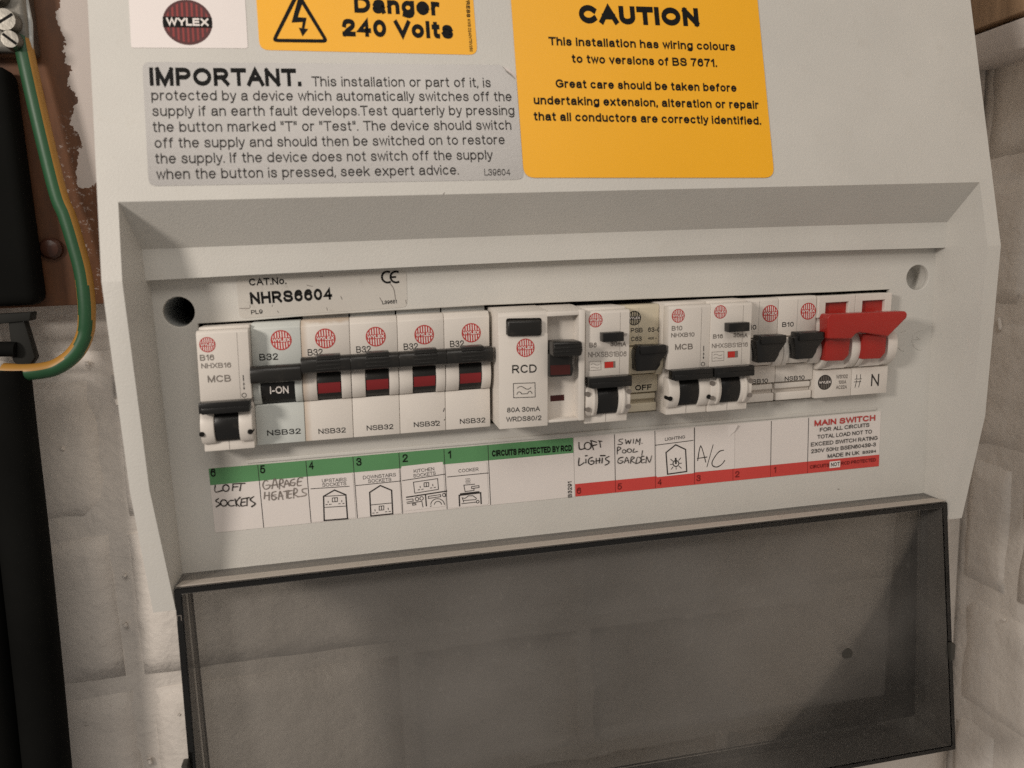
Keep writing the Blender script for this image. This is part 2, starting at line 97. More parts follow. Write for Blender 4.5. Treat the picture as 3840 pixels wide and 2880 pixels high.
M['charcoal']= plastic('charcoal_plastic', (.016,.015,.0135), .30, .08, 1800, .12, dirt=(.07,.06,.05), dirt_amt=.3)
M['red']     = plastic('red_plastic', (.36,.023,.017), .24, .10, 1600, .08)
M['redflag'] = plastic('red_flag', (.21,.016,.018), .40, .05, 1600, .15)
M['redwin']  = plastic('red_window', (.50,.030,.022), .35, .02, 1600, .06)
M['darkred'] = plastic('dark_red_window', (.060,.010,.008), .40, .02, 1600, .06)
M['hollow']  = plastic('dark_hollow', (.012,.011,.010), .8, 0, 1, .05, spec=.1)
M['yellow']  = plastic('yellow_sticker', (.92,.445,.010), .40, .05, 1700, .02)
M['silver']  = plastic('silver_sticker', (.345,.33,.318), .33, .08, 900, .06, metallic=.45)
M['catgrey'] = plastic('clear_sticker', (.55,.52,.475), .33, .06, 300, .03, dirt=(.26,.23,.20), dirt_amt=.55)
M['paper']   = plastic('white_paper', (.72,.665,.63), .55, .05, 1500, .02)
M['paper2']  = plastic('white_paper_sticker', (.745,.69,.655), .5, .05, 1500, .02)
M['green']   = plastic('green_print', (.10,.265,.11), .5, .05, 1500, .06)
M['redprint']= plastic('red_print', (.58,.060,.050), .5, .05, 1500, .05)
M['ink']     = plastic('black_ink', (.007,.0065,.006), .6, 0, 1, .1, spec=.15)
M['greyink'] = plastic('grey_ink', (.036,.032,.030), .6, 0, 1, .1, spec=.15)
M['faded']   = plastic('faded_grey_ink', (.20,.175,.155), .6, 0, 1, .15, spec=.15)
M['pen']     = plastic('pen_ink', (.028,.024,.021), .6, 0, 1, .4, spec=.15)
M['penfade'] = plastic('worn_pen_ink', (.20,.17,.15), .6, 0, 1, .45, spec=.15)
M['redink']  = plastic('red_ink', (.46,.040,.036), .5, 0, 1, .08)
M['dredink'] = plastic('dark_red_ink', (.17,.012,.010), .5, 0, 1, .1)
M['maroon']  = plastic('maroon_print', (.25,.028,.026), .45, 0, 1, .12)
M['whiteink']= plastic('white_print', (.78,.72,.68), .5, 0, 1, .03)
M['whiteprint']=plastic('white_sticker', (.80,.735,.71), .42, .04, 1500, .02)
M['chrome']  = plastic('chromed_brass', (.23,.215,.19), .42, .7, 200, .35, metallic=1.0)
M['lampblack']=plastic('black_rubber', (.006,.006,.0055), .85, .10, 500, .2, spec=.05)
M['olive']   = plastic('dark_olive_metal', (.007,.0068,.005), .8, .2, 300, .2)
M['cgreen']  = plastic('green_sheath', (.016,.072,.028), .45, .10, 700, .15)
M['cyellow'] = plastic('yellow_sheath', (.36,.18,.035), .45, .10, 700, .12)
M['dust']    = plastic('dust', (.40,.33,.25), .9, 0, 1, .1)
def stained(x_mm):
    m = plastic('stained_white_plastic', (.69,.64,.585), .40, .08, 1600, .03); nt = m.node_tree; b = nt.nodes['Principled BSDF']
    src = b.inputs['Base Color'].links[0].from_socket
    g = nt.nodes.new('ShaderNodeNewGeometry'); sp = nt.nodes.new('ShaderNodeSeparateXYZ'); nt.links.new(g.outputs['Position'], sp.inputs[0])
    mp = _coord(nt); n = _noise(nt, mp, 180, 4)
    def mth(op, a, c):
        k = nt.nodes.new('ShaderNodeMath'); k.operation = op
        for i, v in enumerate((a, c)):
            if isinstance(v, (int, float)): k.inputs[i].default_value = v
            else: nt.links.new(v, k.inputs[i])
        return k.outputs[0]
    lx = mth('ADD', mth('SUBTRACT', mth('SUBTRACT', sp.outputs['X'], x_mm*MM), mth('MULTIPLY', sp.outputs['Z'], .034)), mth('MULTIPLY', n.outputs['Fac'], .0012))
    e = mth('SUBTRACT', .0032, lx); tz = mth('SUBTRACT', sp.outputs['Z'], mth('SUBTRACT', .0548, mth('MULTIPLY', n.outputs['Fac'], .003)))
    fac = mth('MINIMUM', mth('MAXIMUM', mth('MULTIPLY', mth('MAXIMUM', e, 0.0), 240), mth('MULTIPLY', mth('MAXIMUM', tz, 0.0), 500)), .55)
    mx = nt.nodes.new('ShaderNodeMixRGB'); mx.inputs['Color2'].default_value = (.40,.27,.16,1)
    nt.links.new(fac, mx.inputs['Fac']); nt.links.new(src, mx.inputs['Color1']); nt.links.new(mx.outputs['Color'], b.inputs['Base Color'])
    return m
M['stained'] = stained(2.3+17.8*2-.034*31)
M['grime']   = plastic('dark_grime', (.085,.07,.055), .8, 0, 1, .4, spec=.1)
M['ledge']   = plastic('dimmed_dusty_cream', (.46,.41,.36), .6, .3, 600, .06, dirt=(.30,.25,.20), dirt_amt=.4)  # cream darkened to hold down the light on the ledge top, with dusty tint
M['wood']    = None

def wood(name, c0, c1, scale, stretch, paint=None):
    m, nt, b = _nodes(name); mp = _coord(nt); mp.inputs['Scale'].default_value = stretch
    n = _noise(nt, mp, scale, 6, .65)
    r = _ramp(nt, n.outputs['Fac'], .3, .72, c0, c1); out = r.outputs['Color']
    if paint:
        # old white paint: covers the edge beside the box above a ragged line, thin scuffs below it
        g = nt.nodes.new('ShaderNodeNewGeometry'); sp = nt.nodes.new('ShaderNodeSeparateXYZ'); nt.links.new(g.outputs['Position'], sp.inputs[0])
        mp2 = _coord(nt); n2 = _noise(nt, mp2, 95, 5, .62); n3 = _noise(nt, mp2, 520, 5, .75)
        def mth(op, a, b_=None):
            k = nt.nodes.new('ShaderNodeMath'); k.operation = op
            for i, v in enumerate((a, b_)):
                if v is None: continue
                if isinstance(v, (int, float)): k.inputs[i].default_value = v
                else: nt.links.new(v, k.inputs[i])
            return k.outputs[0]
        wob = mth('MULTIPLY', mth('SUBTRACT', n2.outputs['Fac'], .5), .014)
        edge = mth('ADD', mth('SUBTRACT', sp.outputs['X'], paint[0]*MM), wob)          # >0 : painted side
        high = mth('ADD', mth('SUBTRACT', sp.outputs['Z'], paint[1]*MM), mth('MULTIPLY', wob, 1.6))
        solid = mth('MULTIPLY', mth('MULTIPLY', mth('GREATER_THAN', edge, 0.0), mth('GREATER_THAN', high, 0.0)), 1.0)
        # scuffed thin paint lower down
        near = mth('MULTIPLY', mth('GREATER_THAN', mth('ADD', mth('SUBTRACT', sp.outputs['X'], (paint[0]-7)*MM), wob), 0.0), mth('GREATER_THAN', sp.outputs['Z'], .066))
        near = mth('MULTIPLY', near, mth('LESS_THAN', sp.outputs['Z'], .142))
        scuff = mth('MULTIPLY', near, mth('MULTIPLY', mth('GREATER_THAN', n3.outputs['Fac'], .60), .38))
        fac = mth('MAXIMUM', solid, scuff)
        mx = nt.nodes.new('ShaderNodeMixRGB'); mx.inputs['Color2'].default_value = (.52,.46,.425,1)
        nt.links.new(fac, mx.inputs['Fac']); nt.links.new(out, mx.inputs['Color1']); out = mx.outputs['Color']
    nt.links.new(out, b.inputs['Base Color']); b.inputs['Roughness'].default_value = .55
    bp = nt.nodes.new('ShaderNodeBump'); bp.inputs['Strength'].default_value = .25; bp.inputs['Distance'].default_value = .0006
    nt.links.new(n.outputs['Fac'], bp.inputs['Height']); nt.links.new(bp.outputs['Normal'], b.inputs['Normal'])
    return m
M['board'] = wood('varnished_board', (.048,.018,.007), (.150,.056,.018), 60, (1.0,1.0,.35), paint=(-49, 113))
M['lwood'] = wood('bare_wood', (.26,.16,.09), (.44,.285,.17), 110, (1.0,1.6,.12))

def wallpaint():
    m, nt, b = _nodes('white_painted_brick'); mp = _coord(nt)
    n = _noise(nt, mp, 16, 6, .6); r = _ramp(nt, n.outputs['Fac'], .28, .72, (.69,.63,.57), (.83,.765,.70))
    # chips where the pink brick shows, and grey grime
    n2 = _noise(nt, mp, 55, 8, .68); r2 = _ramp(nt, n2.outputs['Fac'], .70, .74, (0,0,0), (.55,.55,.55))
    mx = nt.nodes.new('ShaderNodeMixRGB'); mx.inputs['Color2'].default_value = (.43,.27,.22,1)
    nt.links.new(r2.outputs['Color'], mx.inputs['Fac']); nt.links.new(r.outputs['Color'], mx.inputs['Color1'])
    n4 = _noise(nt, mp, 150, 4, .6); r4 = _ramp(nt, n4.outputs['Fac'], .70, .78, (0,0,0), (.55,.55,.55))
    mx2 = nt.nodes.new('ShaderNodeMixRGB'); mx2.inputs['Color2'].default_value = (.17,.135,.105,1)
    nt.links.new(r4.outputs['Color'], mx2.inputs['Fac']); nt.links.new(mx.outputs['Color'], mx2.inputs['Color1'])
    nt.links.new(mx2.outputs['Color'], b.inputs['Base Color']); b.inputs['Roughness'].default_value = .62
    n3 = _noise(nt, mp, 85, 10, .60)
    b1 = nt.nodes.new('ShaderNodeBump'); b1.inputs['Strength'].default_value = .8; b1.inputs['Distance'].default_value = .0020
    nt.links.new(n3.outputs['Fac'], b1.inputs['Height'])
    n5 = _noise(nt, mp, 24, 4, .5); b2 = nt.nodes.new('ShaderNodeBump'); b2.inputs['Strength'].default_value = .8; b2.inputs['Distance'].default_value = .006
    nt.links.new(n5.outputs['Fac'], b2.inputs['Height']); nt.links.new(b1.outputs['Normal'], b2.inputs['Normal'])
    nt.links.new(b2.outputs['Normal'], b.inputs['Normal'])
    return m
M['wall'] = wallpaint()

def smoked(veiled, dens=270.0):
    m = bpy.data.materials.new('smoked_polycarbonate_veiled' if veiled else 'smoked_polycarbonate'); m.use_nodes = True; nt = m.node_tree
    for n in list(nt.nodes): nt.nodes.remove(n)
    out = nt.nodes.new('ShaderNodeOutputMaterial')
    tr = nt.nodes.new('ShaderNodeBsdfTransparent'); tr.inputs['Color'].default_value = (.90,.895,.88,1)
    gl = nt.nodes.new('ShaderNodeBsdfGlossy'); gl.inputs['Roughness'].default_value = .09; gl.inputs['Color'].default_value = (1,1,1,1)
    fr = nt.nodes.new('ShaderNodeFresnel'); fr.inputs['IOR'].default_value = 1.5
    mix = nt.nodes.new('ShaderNodeMixShader')
    nt.links.new(fr.outputs[0], mix.inputs[0]); nt.links.new(tr.outputs[0], mix.inputs[1]); nt.links.new(gl.outputs[0], mix.inputs[2])
    # cloudy veil painted for the room's reflected sheen, plus fine dust specks
    mp = _coord(nt); n1 = _noise(nt, mp, 8.5, 4, .5); n2 = _noise(nt, mp, 320, 6, .7)
    k_ = 1.0 if veiled else .06
    r1 = _ramp(nt, n1.outputs['Fac'], .36, .64, (.10*k_,)*3, (.37*k_,)*3); r2 = _ramp(nt, n2.outputs['Fac'], .57, .82, (.0,.0,.0), (.13*k_,)*3)
    ad = nt.nodes.new('ShaderNodeMixRGB'); ad.blend_type = 'ADD'; ad.inputs['Fac'].default_value = 1
    nt.links.new(r1.outputs['Color'], ad.inputs['Color1']); nt.links.new(r2.outputs['Color'], ad.inputs['Color2'])
    df = nt.nodes.new('ShaderNodeBsdfDiffuse'); df.inputs['Color'].default_value = (.355,.33,.305,1)
    mix2 = nt.nodes.new('ShaderNodeMixShader')
    nt.links.new(ad.outputs['Color'], mix2.inputs[0]); nt.links.new(mix.outputs[0], mix2.inputs[1]); nt.links.new(df.outputs[0], mix2.inputs[2])
    nt.links.new(mix2.outputs[0], out.inputs['Surface'])
    va = nt.nodes.new('ShaderNodeVolumeAbsorption'); va.inputs['Color'].default_value = (.30,.285,.26,1); va.inputs['Density'].default_value = dens
    nt.links.new(va.outputs[0], out.inputs['Volume'])
    return m
M['smoke'] = smoked(False, 700.0); M['smokeveil'] = smoked(True); M['smokewall'] = smoked(True, 70.0)  # walls absorb less and take the same painted veil, for their glancing sheen

# ================================================================= geometry helpers
class MB:
    """collects shapes (in mm) for one mesh object"""
    def __init__(s): s.v=[]; s.f=[]; s.mi=[]; s.mats=[]; s.smooth=False
    def slot(s, mat):
        if mat not in s.mats: s.mats.append(mat)
        return s.mats.index(mat)
    def add(s, verts, faces, mat, fn=None):
        o=len(s.v); k=s.slot(mat)
        for p in verts: s.v.append(Vector(fn(*p)) if fn else Vector(p))
        for f in faces: s.f.append(tuple(i+o for i in f)); s.mi.append(k)
    def bm(s, bm, mat, fn=None):
        bm.verts.ensure_lookup_table(); bm.verts.index_update()
        s.add([tuple(v.co) for v in bm.verts], [tuple(v.index for v in f.verts) for f in bm.faces], mat, fn); bm.free()
    def box(s, x0,x1,y0,y1,z0,z1, mat, bev=0.0, seg=2, fn=None):
        b=bmesh.new(); vs=[b.verts.new((x,y,z)) for x in (x0,x1) for y in (y0,y1) for z in (z0,z1)]
        for f in ((0,1,3,2),(4,6,7,5),(0,4,5,1),(2,3,7,6),(0,2,6,4),(1,5,7,3)): b.faces.new([vs[i] for i in f])
        bmesh.ops.recalc_face_normals(b, faces=b.faces)
        if bev: bmesh.ops.bevel(b, geom=b.edges[:], offset=bev, segments=seg, affect='EDGES', clamp_overlap=True, profile=.5)
        s.bm(b, mat, fn)
    def prism(s, poly, x0, x1, mat, bev=0.0, seg=2, axis='X', fn=None, minang=25):
        """poly of (y,z) swept along X, or of (x,z) swept along Y"""
        b=bmesh.new()
        P=(lambda p,t:(t,p[0],p[1])) if axis=='X' else (lambda p,t:(p[0],t,p[1]))
        A=[b.verts.new(P(p,x0)) for p in poly]; B=[b.verts.new(P(p,x1)) for p in poly]; n=len(poly)
        b.faces.new(A); b.faces.new(B[::-1])
        for i in range(n): b.faces.new((A[i],B[i],B[(i+1)%n],A[(i+1)%n]))
        bmesh.ops.recalc_face_normals(b, faces=b.faces)
        if bev:
            ed=[e for e in b.edges if len(e.link_faces)==2 and e.calc_face_angle(0)>math.radians(minang)]
            bmesh.ops.bevel(b, geom=ed, offset=bev, segments=seg, affect='EDGES', clamp_overlap=True, profile=.5)
        s.bm(b, mat, fn)
    def cyl(s, c, r, axis, l0, l1, mat, n=20, r1=None, fn=None, cap=True):
        r1=r if r1 is None else r1; v=[]; f=[]
        for (t,rr) in ((l0,r),(l1,r1)):
            for i in range(n):
                a=2*math.pi*i/n; u,w=rr*math.cos(a),rr*math.sin(a)
                v.append({'Y':(c[0]+u,t,c[1]+w),'X':(t,c[0]+u,c[1]+w),'Z':(c[0]+u,c[1]+w,t)}[axis])
        for i in range(n): f.append((i,(i+1)%n,n+(i+1)%n,n+i))
        if cap: f.append(tuple(range(n))[::-1]); f.append(tuple(range(n,2*n)))
        s.add(v,f,mat,fn)
    def tube(s, pts, r, mat, n=10, fn=None):
        pts=[Vector(p) for p in pts]; v=[]; f=[]
        for k,p in enumerate(pts):
            t=(pts[min(k+1,len(pts)-1)]-pts[max(k-1,0)]).normalized()
            u=t.cross(Vector((0,1,0)));
            if u.length<1e-3: u=t.cross(Vector((0,0,1)))
            u.normalize(); w_=t.cross(u)
            for i in range(n):
                a=2*math.pi*i/n; v.append(tuple(p+u*(r*math.cos(a))+w_*(r*math.sin(a))))
        for k in range(len(pts)-1):
            for i in range(n): f.append((k*n+i,k*n+(i+1)%n,(k+1)*n+(i+1)%n,(k+1)*n+i))
        f.append(tuple(range(n))); f.append(tuple(range((len(pts)-1)*n,len(pts)*n)))
        s.add(v,f,mat,fn)
    def curve(s, splines, mat, fn, ext=0.0, bevel=0.0, h=0.0):
        """filled 2D outlines (first outer, rest holes); h = height of the middle plane"""
        c=bpy.data.curves.new('tmp','CURVE'); c.dimensions='2D'; c.fill_mode='BOTH' if (ext or bevel) else 'FRONT'
        if not (ext or bevel): c.fill_mode='BOTH'
        c.extrude=ext; c.bevel_depth=bevel; c.offset=-bevel; c.bevel_resolution=1
        for pts in splines:
            sp=c.splines.new('POLY'); sp.points.add(len(pts)-1); sp.use_cyclic_u=True
            for q,p in zip(sp.points,pts): q.co=(p[0],p[1],0,1)
        o=bpy.data.objects.new('tmp',c); me=o.to_mesh()
        s.add([(v.co.x,v.co.y,v.co.z+h) for v in me.vertices],[tuple(p.vertices) for p in me.polygons],mat,fn)
        o.to_mesh_clear(); bpy.data.objects.remove(o); bpy.data.curves.remove(c)
    def poly(s, pts, mat, fn, h): s.add([(a,b,h) for a,b in pts],[tuple(range(len(pts)))],mat,fn)
    def stroke(s, pts, wd, mat, fn, h, smooth=False, vary=0.0):
        pts=[Vector((p[0],p[1])) for p in pts]
        if smooth and len(pts)>=3: pts=catmull(pts,4)
        n=len(pts); closed=(pts[0]-pts[-1]).length<1e-6 and n>3
        if closed: pts=pts[:-1]; n-=1
        L=[];R_=[]
        for i in range(n):
            a=pts[i-1] if (i>0 or closed) else None; b=pts[(i+1)%n] if (i<n-1 or closed) else None; p=pts[i]
            d1=(p-a).normalized() if a is not None else None; d2=(b-p).normalized() if b is not None else None
            if d1 is None: d1=d2; p=p-d2*wd*.35
            if d2 is None: d2=d1; p=p+d1*wd*.35
            t=(d1+d2); t=t.normalized() if t.length>1e-4 else d1
            nn=Vector((-t.y,t.x)); cs=max(.45,abs(nn.dot(Vector((-d1.y,d1.x)))))
            wv=wd*(1+vary*noise.noise(Vector((p.x*.9,p.y*.9,h*50))))
            L.append(p+nn*(wv/2/cs)); R_.append(p-nn*(wv/2/cs))
        v=[(q.x,q.y,h) for q in L]+[(q.x,q.y,h) for q in R_]
        f=[(i,n+i,n+(i+1)%n,(i+1)%n) for i in range(n if closed else n-1)]
        s.add(v,f,mat,fn)
    def build(s, name, parent=None, sharp=30, loc=None):
        o0=(Vector(parent['o_']) if parent is not None and 'o_' in parent else Vector((0,0,0)))
        if loc is not None: o0=Vector(loc)
        me=bpy.data.meshes.new(name)
        me.from_pydata([tuple((p-o0)*MM) for p in s.v],[],s.f)
        for m in s.mats: me.materials.append(M[m])
        me.polygons.foreach_set('material_index', s.mi)
        me.validate(); me.update()
        if sharp:
            me.polygons.foreach_set('use_smooth',[True]*len(me.polygons)); me.set_sharp_from_angle(angle=math.radians(sharp))
        ob=bpy.data.objects.new(name,me); COL.objects.link(ob)
        if loc is not None: ob.location=Vector(loc)*MM; ob['o_']=tuple(loc)
        elif parent is not None and 'o_' in parent: ob['o_']=tuple(parent['o_'])
        else: ob['o_']=(0,0,0)
        if parent is not None: ob.parent=parent
        return ob
def catmull(p,k):
    out=[]; n=len(p)
    for i in range(n-1):
        a=p[max(i-1,0)];b=p[i];c=p[i+1];d=p[min(i+2,n-1)]
        for j in range(k):
            t=j/k; out.append(.5*((2*b)+(c-a)*t+(2*a-5*b+4*c-d)*t*t+(3*b-a-3*c+d)*t**3))
    out.append(p[-1].copy()); return out
def rpoly(pts, r, n=4):
    """polygon with rounded corners"""
    out=[]; m=len(pts)
    for i in range(m):
        a,b,c=Vector(pts[i-1]),Vector(pts[i]),Vector(pts[(i+1)%m]); u=(a-b); w_=(c-b)
        rr=min(r,u.length*.45,w_.length*.45); u.normalize(); w_.normalize(); p0=b+u*rr; p1=b+w_*rr
        for k in range(n+1):
            t=k/n; out.append(tuple(p0*(1-t)**2+b*2*t*(1-t)+p1*t*t))
    return out
def rect(x0,z0,x1,z1): return [(x0,z0),(x1,z0),(x1,z1),(x0,z1)]
def circle(cx,cz,r,n=28): return [(cx+r*math.cos(2*math.pi*i/n),cz+r*math.sin(2*math.pi*i/n)) for i in range(n)]
# frames: flat coordinates (a, b) and height h above the surface -> mm in space
KP=.232; QP=math.sqrt(1+KP*KP)
def TRAY(a,b,h): return (a,-h,b)
def PANEL(a,b,h): return (a,-26.6+KP*b/QP-h/QP,72+b/QP+h*KP/QP)
def FACE(x0,y): return lambda a,b,h:(x0+a,y-h,b)

# letters drawn as strokes of even width, a plain grotesque: centre lines in units of 1/100 capital height
def _E(cx,cy,rx,ry,a0=0,a1=360):
    n=max(8,int(abs(a1-a0)/18)); return [(cx+rx*math.cos(math.radians(a0+(a1-a0)*i/n)),cy+ry*math.sin(math.radians(a0+(a1-a0)*i/n))) for i in range(n+1)]
def _S(*p): return [tuple(q) for q in catmull([Vector(q) for q in p],4)]
def _fontdef():
    o=_E(31,36.5,31,36.5); G={}
    P=[(0,0),(0,100),(44,100)]+_E(44,73,30,27,90,-90)+[(0,46)]
    G['A']=(90,[[(0,0),(45,100),(90,0)],[(17,36),(73,36)]])
    G['B']=(78,[[(0,52),(0,100),(44,100)]+_E(44,76,26,24,90,-90)[1:-1]+[(44,52),(0,52)],[(0,52),(46,52)]+_E(46,26,32,26,90,-90)[1:-1]+[(46,0),(0,0),(0,52)]])
    G['C']=(88,[_E(46,50,46,50,42,318)])
    G['D']=(84,[[(0,0),(0,100),(36,100)]+_E(36,50,48,50,90,-90)[1:-1]+[(36,0),(0,0)]])
    G['E']=(70,[[(70,0),(0,0),(0,100),(68,100)],[(0,52),(64,52)]])
    G['F']=(64,[[(0,0),(0,100),(64,100)],[(0,50),(56,50)]])
    G['G']=(92,[_E(47,50,47,50,42,312)+[(92,18),(92,47),(54,47)]])
    G['H']=(76,[[(0,0),(0,100)],[(76,0),(76,100)],[(0,52),(76,52)]])
    G['I']=(0,[[(0,0),(0,100)]])
    G['K']=(78,[[(0,0),(0,100)],[(74,100),(0,32)],[(26,56),(78,0)]])
    G['L']=(60,[[(0,100),(0,0),(60,0)]])
    G['M']=(90,[[(0,0),(0,100)],[(0,100),(45,0),(90,100)],[(90,100),(90,0)]])
    G['N']=(76,[[(0,0),(0,100)],[(0,100),(76,0)],[(76,0),(76,100)]])
    G['O']=(96,[_E(48,50,48,50)]); G['P']=(74,[P]); G['R']=(80,[P,[(42,46),(78,0)]])
    G['S']=(78,[_S((74,74),(66,93),(40,100),(12,94),(4,76),(14,60),(40,52),(68,43),(78,25),(68,7),(40,0),(10,7),(0,27))])
    G['T']=(78,[[(0,100),(78,100)],[(39,100),(39,0)]])
    G['U']=(74,[[(0,100),(0,36)]+_E(37,36,37,36,180,360)[1:-1]+[(74,36),(74,100)]])
    G['V']=(88,[[(0,100),(44,0),(88,100)]]); G['W']=(128,[[(0,100),(31,0),(64,100),(97,0),(128,100)]])
    G['X']=(84,[[(0,0),(84,100)],[(0,100),(84,0)]]); G['Y']=(84,[[(0,100),(42,44),(84,100)],[(42,44),(42,0)]])
    G['0']=(66,[_E(33,50,33,50)]); G['1']=(30,[[(0,76),(28,98)],[(28,100),(28,0)]])
    G['2']=(64,[_S((1,70),(8,92),(32,100),(57,92),(62,72),(52,52),(24,28),(2,2)),[(0,0),(64,0)]])
    G['3']=(64,[_S((2,76),(10,94),(32,100),(56,92),(59,74),(48,57),(26,53)),_S((26,53),(52,48),(64,28),(55,7),(32,0),(8,6),(0,26))])
    G['4']=(68,[[(52,0),(52,100),(0,30),(68,30)]])
    G['5']=(64,[[(60,100),(12,100),(4,50)],_S((4,50),(16,62),(36,65),(58,54),(64,32),(54,8),(30,0),(8,7),(0,24))])
    G['6']=(66,[_S((61,78),(53,95),(34,100),(13,89),(2,60),(1,33)),_E(33,33,32,33)])
    G['7']=(64,[[(0,100),(64,100)],_S((64,98),(40,58),(28,28),(23,0))])
    G['8']=(66,[_E(33,76,27,24),_E(33,26,33,26)]); G['9']=(66,[_E(33,67,32,33),_S((65,67),(64,40),(53,11),(32,0),(13,5),(5,22))])
    G['a']=(60,[_S((4,52),(12,68),(31,73),(51,67),(56,48))+[(56,14),(60,0)],_S((56,44),(30,40),(7,32),(0,18),(8,3),(26,0),(46,8),(56,26))])
    G['b']=(62,[[(0,0),(0,100)],o]); G['d']=(62,[[(62,0),(62,100)],o]); G['p']=(62,[[(0,-28),(0,73)],o]); G['q']=(62,[[(62,-28),(62,73)],o]); G['o']=(62,[o])
    G['c']=(58,[_E(31,36.5,31,36.5,45,315)]); G['e']=(62,[[(0,38),(62,38)],_E(31,36.5,31,36.5,3,318)])
    G['f']=(32,[[(12,0),(12,78)]+_S((12,80),(17,96),(32,100)),[(0,73),(30,73)]])
    G['g']=(62,[o,[(62,73),(62,0)]+_S((62,-4),(53,-22),(30,-28),(5,-20))])
    arch=lambda x,w:_S((x,44),(x+w*.16,65),(x+w*.54,73),(x+w*.9,64),(x+w,42))+[(x+w,0)]
    G['h']=(57,[[(0,0),(0,100)],arch(0,57)]); G['n']=(57,[[(0,0),(0,73)],arch(0,57)]); G['m']=(94,[[(0,0),(0,73)],arch(0,47),arch(47,47)])
    G['i']=(0,[[(0,0),(0,68)],[(0,99),(0,100)]]); G['k']=(56,[[(0,0),(0,100)],[(52,73),(0,26)],[(20,44),(56,0)]]); G['l']=(0,[[(0,0),(0,100)]])
    G['r']=(32,[[(0,0),(0,73)],_S((0,42),(7,64),(20,72),(32,71))])
    G['s']=(54,[_S((51,54),(44,68),(27,73),(9,68),(4,54),(12,44),(28,38),(46,30),(54,18),(46,4),(27,0),(8,5),(0,20))])
    G['t']=(30,[[(12,95),(12,20)]+_S((12,17),(17,3),(30,0)),[(0,73),(29,73)]])
    G['u']=(57,[[(57,73),(57,0)],[(0,73),(0,30)]+_S((0,28),(6,8),(26,0),(48,8),(57,28))])
    G['v']=(57,[[(0,73),(28.5,0),(57,73)]]); G['w']=(86,[[(0,73),(21,0),(43,73),(65,0),(86,73)]]); G['x']=(56,[[(0,0),(56,73)],[(0,73),(56,0)]])
    G['y']=(57,[[(0,73),(29,2)],[(57,73),(31,0)]+_S((29,-6),(20,-26),(3,-27))]); G['z']=(52,[[(0,73),(52,73),(0,0),(52,0)]])
    G['.']=(0,[[(0,0),(0,2)]]); G[',']=(0,[[(0,2),(0,0),(-4,-14)]]); G['"']=(20,[[(0,100),(0,72)],[(20,100),(20,72)]])
    G['-']=(30,[[(0,36),(30,36)]]); G['/']=(30,[[(0,0),(30,100)]]); G['~']=(56,[_S((0,44),(14,54),(28,50),(42,44),(56,54))])
    return G
FONT=_fontdef()
def ribbon(pts,wd,cap):
    """one stroke of width wd with square ends: (left side, right side, closed)"""
    Q=[Vector(pts[0])]
    for q in pts[1:]:
        if (Vector(q)-Q[-1]).length>1e-6: Q.append(Vector(q))
    n=len(Q); closed=n>3 and (Q[0]-Q[-1]).length<1e-4
    if closed: Q=Q[:-1]; n-=1
    L=[];R_=[]
    for i in range(n):
        a=Q[i-1] if (i>0 or closed) else None; b=Q[(i+1)%n] if (i<n-1 or closed) else None; p=Q[i]
        d1=(p-a).normalized() if a is not None else None; d2=(b-p).normalized() if b is not None else None
        if d1 is None: d1=d2; p=p-d2*cap
        if d2 is None: d2=d1; p=p+d1*cap
        t=d1+d2; t=t.normalized() if t.length>1e-3 else d1
        nn=Vector((-t.y,t.x)); cs=max(.5,abs(nn.dot(Vector((-d1.y,d1.x)))))
        L.append(p+nn*(wd/2/cs)); R_.append(p-nn*(wd/2/cs))
    return L,R_,closed
_glyph={}
def glyphs(t,bold):
    k=(t,bold)
    if k in _glyph: return _glyph[k]
    s=14.0+5.2*bold; x=0.0; v=[]; f=[]; tight='AVTYWLvwy'
    for j,ch in enumerate(t):
        if ch==' ': x+=44; continue
        w_,sts=FONT[ch]
        for li,st in enumerate(sts):
            L,R_,cl=ribbon([(x+q[0]+s/2,s/2+q[1]*(100-s)/100) for q in st],s,s/2); n=len(L); o=len(v)
            v+=[(q.x,q.y,.004*li) for q in L]+[(q.x,q.y,.004*li) for q in R_]
            f+=[(o+i,o+n+i,o+n+(i+1)%n,o+(i+1)%n) for i in range(n if cl else n-1)]
        x+=w_+s+(8 if ch in tight else 15)-(4 if j+1<len(t) and t[j+1] in tight else 0)
    _glyph[k]=(v,f); return v,f
CAP=100.0
def text(mb, t, p0, p1, cap, mat, fn, h=.06, bold=0):
    """t set on the baseline p0 -> p1, squeezed to that length, capitals cap high"""
    v,f=glyphs(t,bold); x0=min(q[0] for q in v); x1=max(q[0] for q in v)
    p0=Vector(p0[:2]); d=Vector(p1[:2])-p0; L=d.length; d.normalize(); nn=Vector((-d.y,d.x)); s=L/(x1-x0); cy=cap*1.07/CAP
    mb.add([(*(p0+d*((a-x0)*s)+nn*(b*cy)),h+e) for a,b,e in v], f, mat, fn)

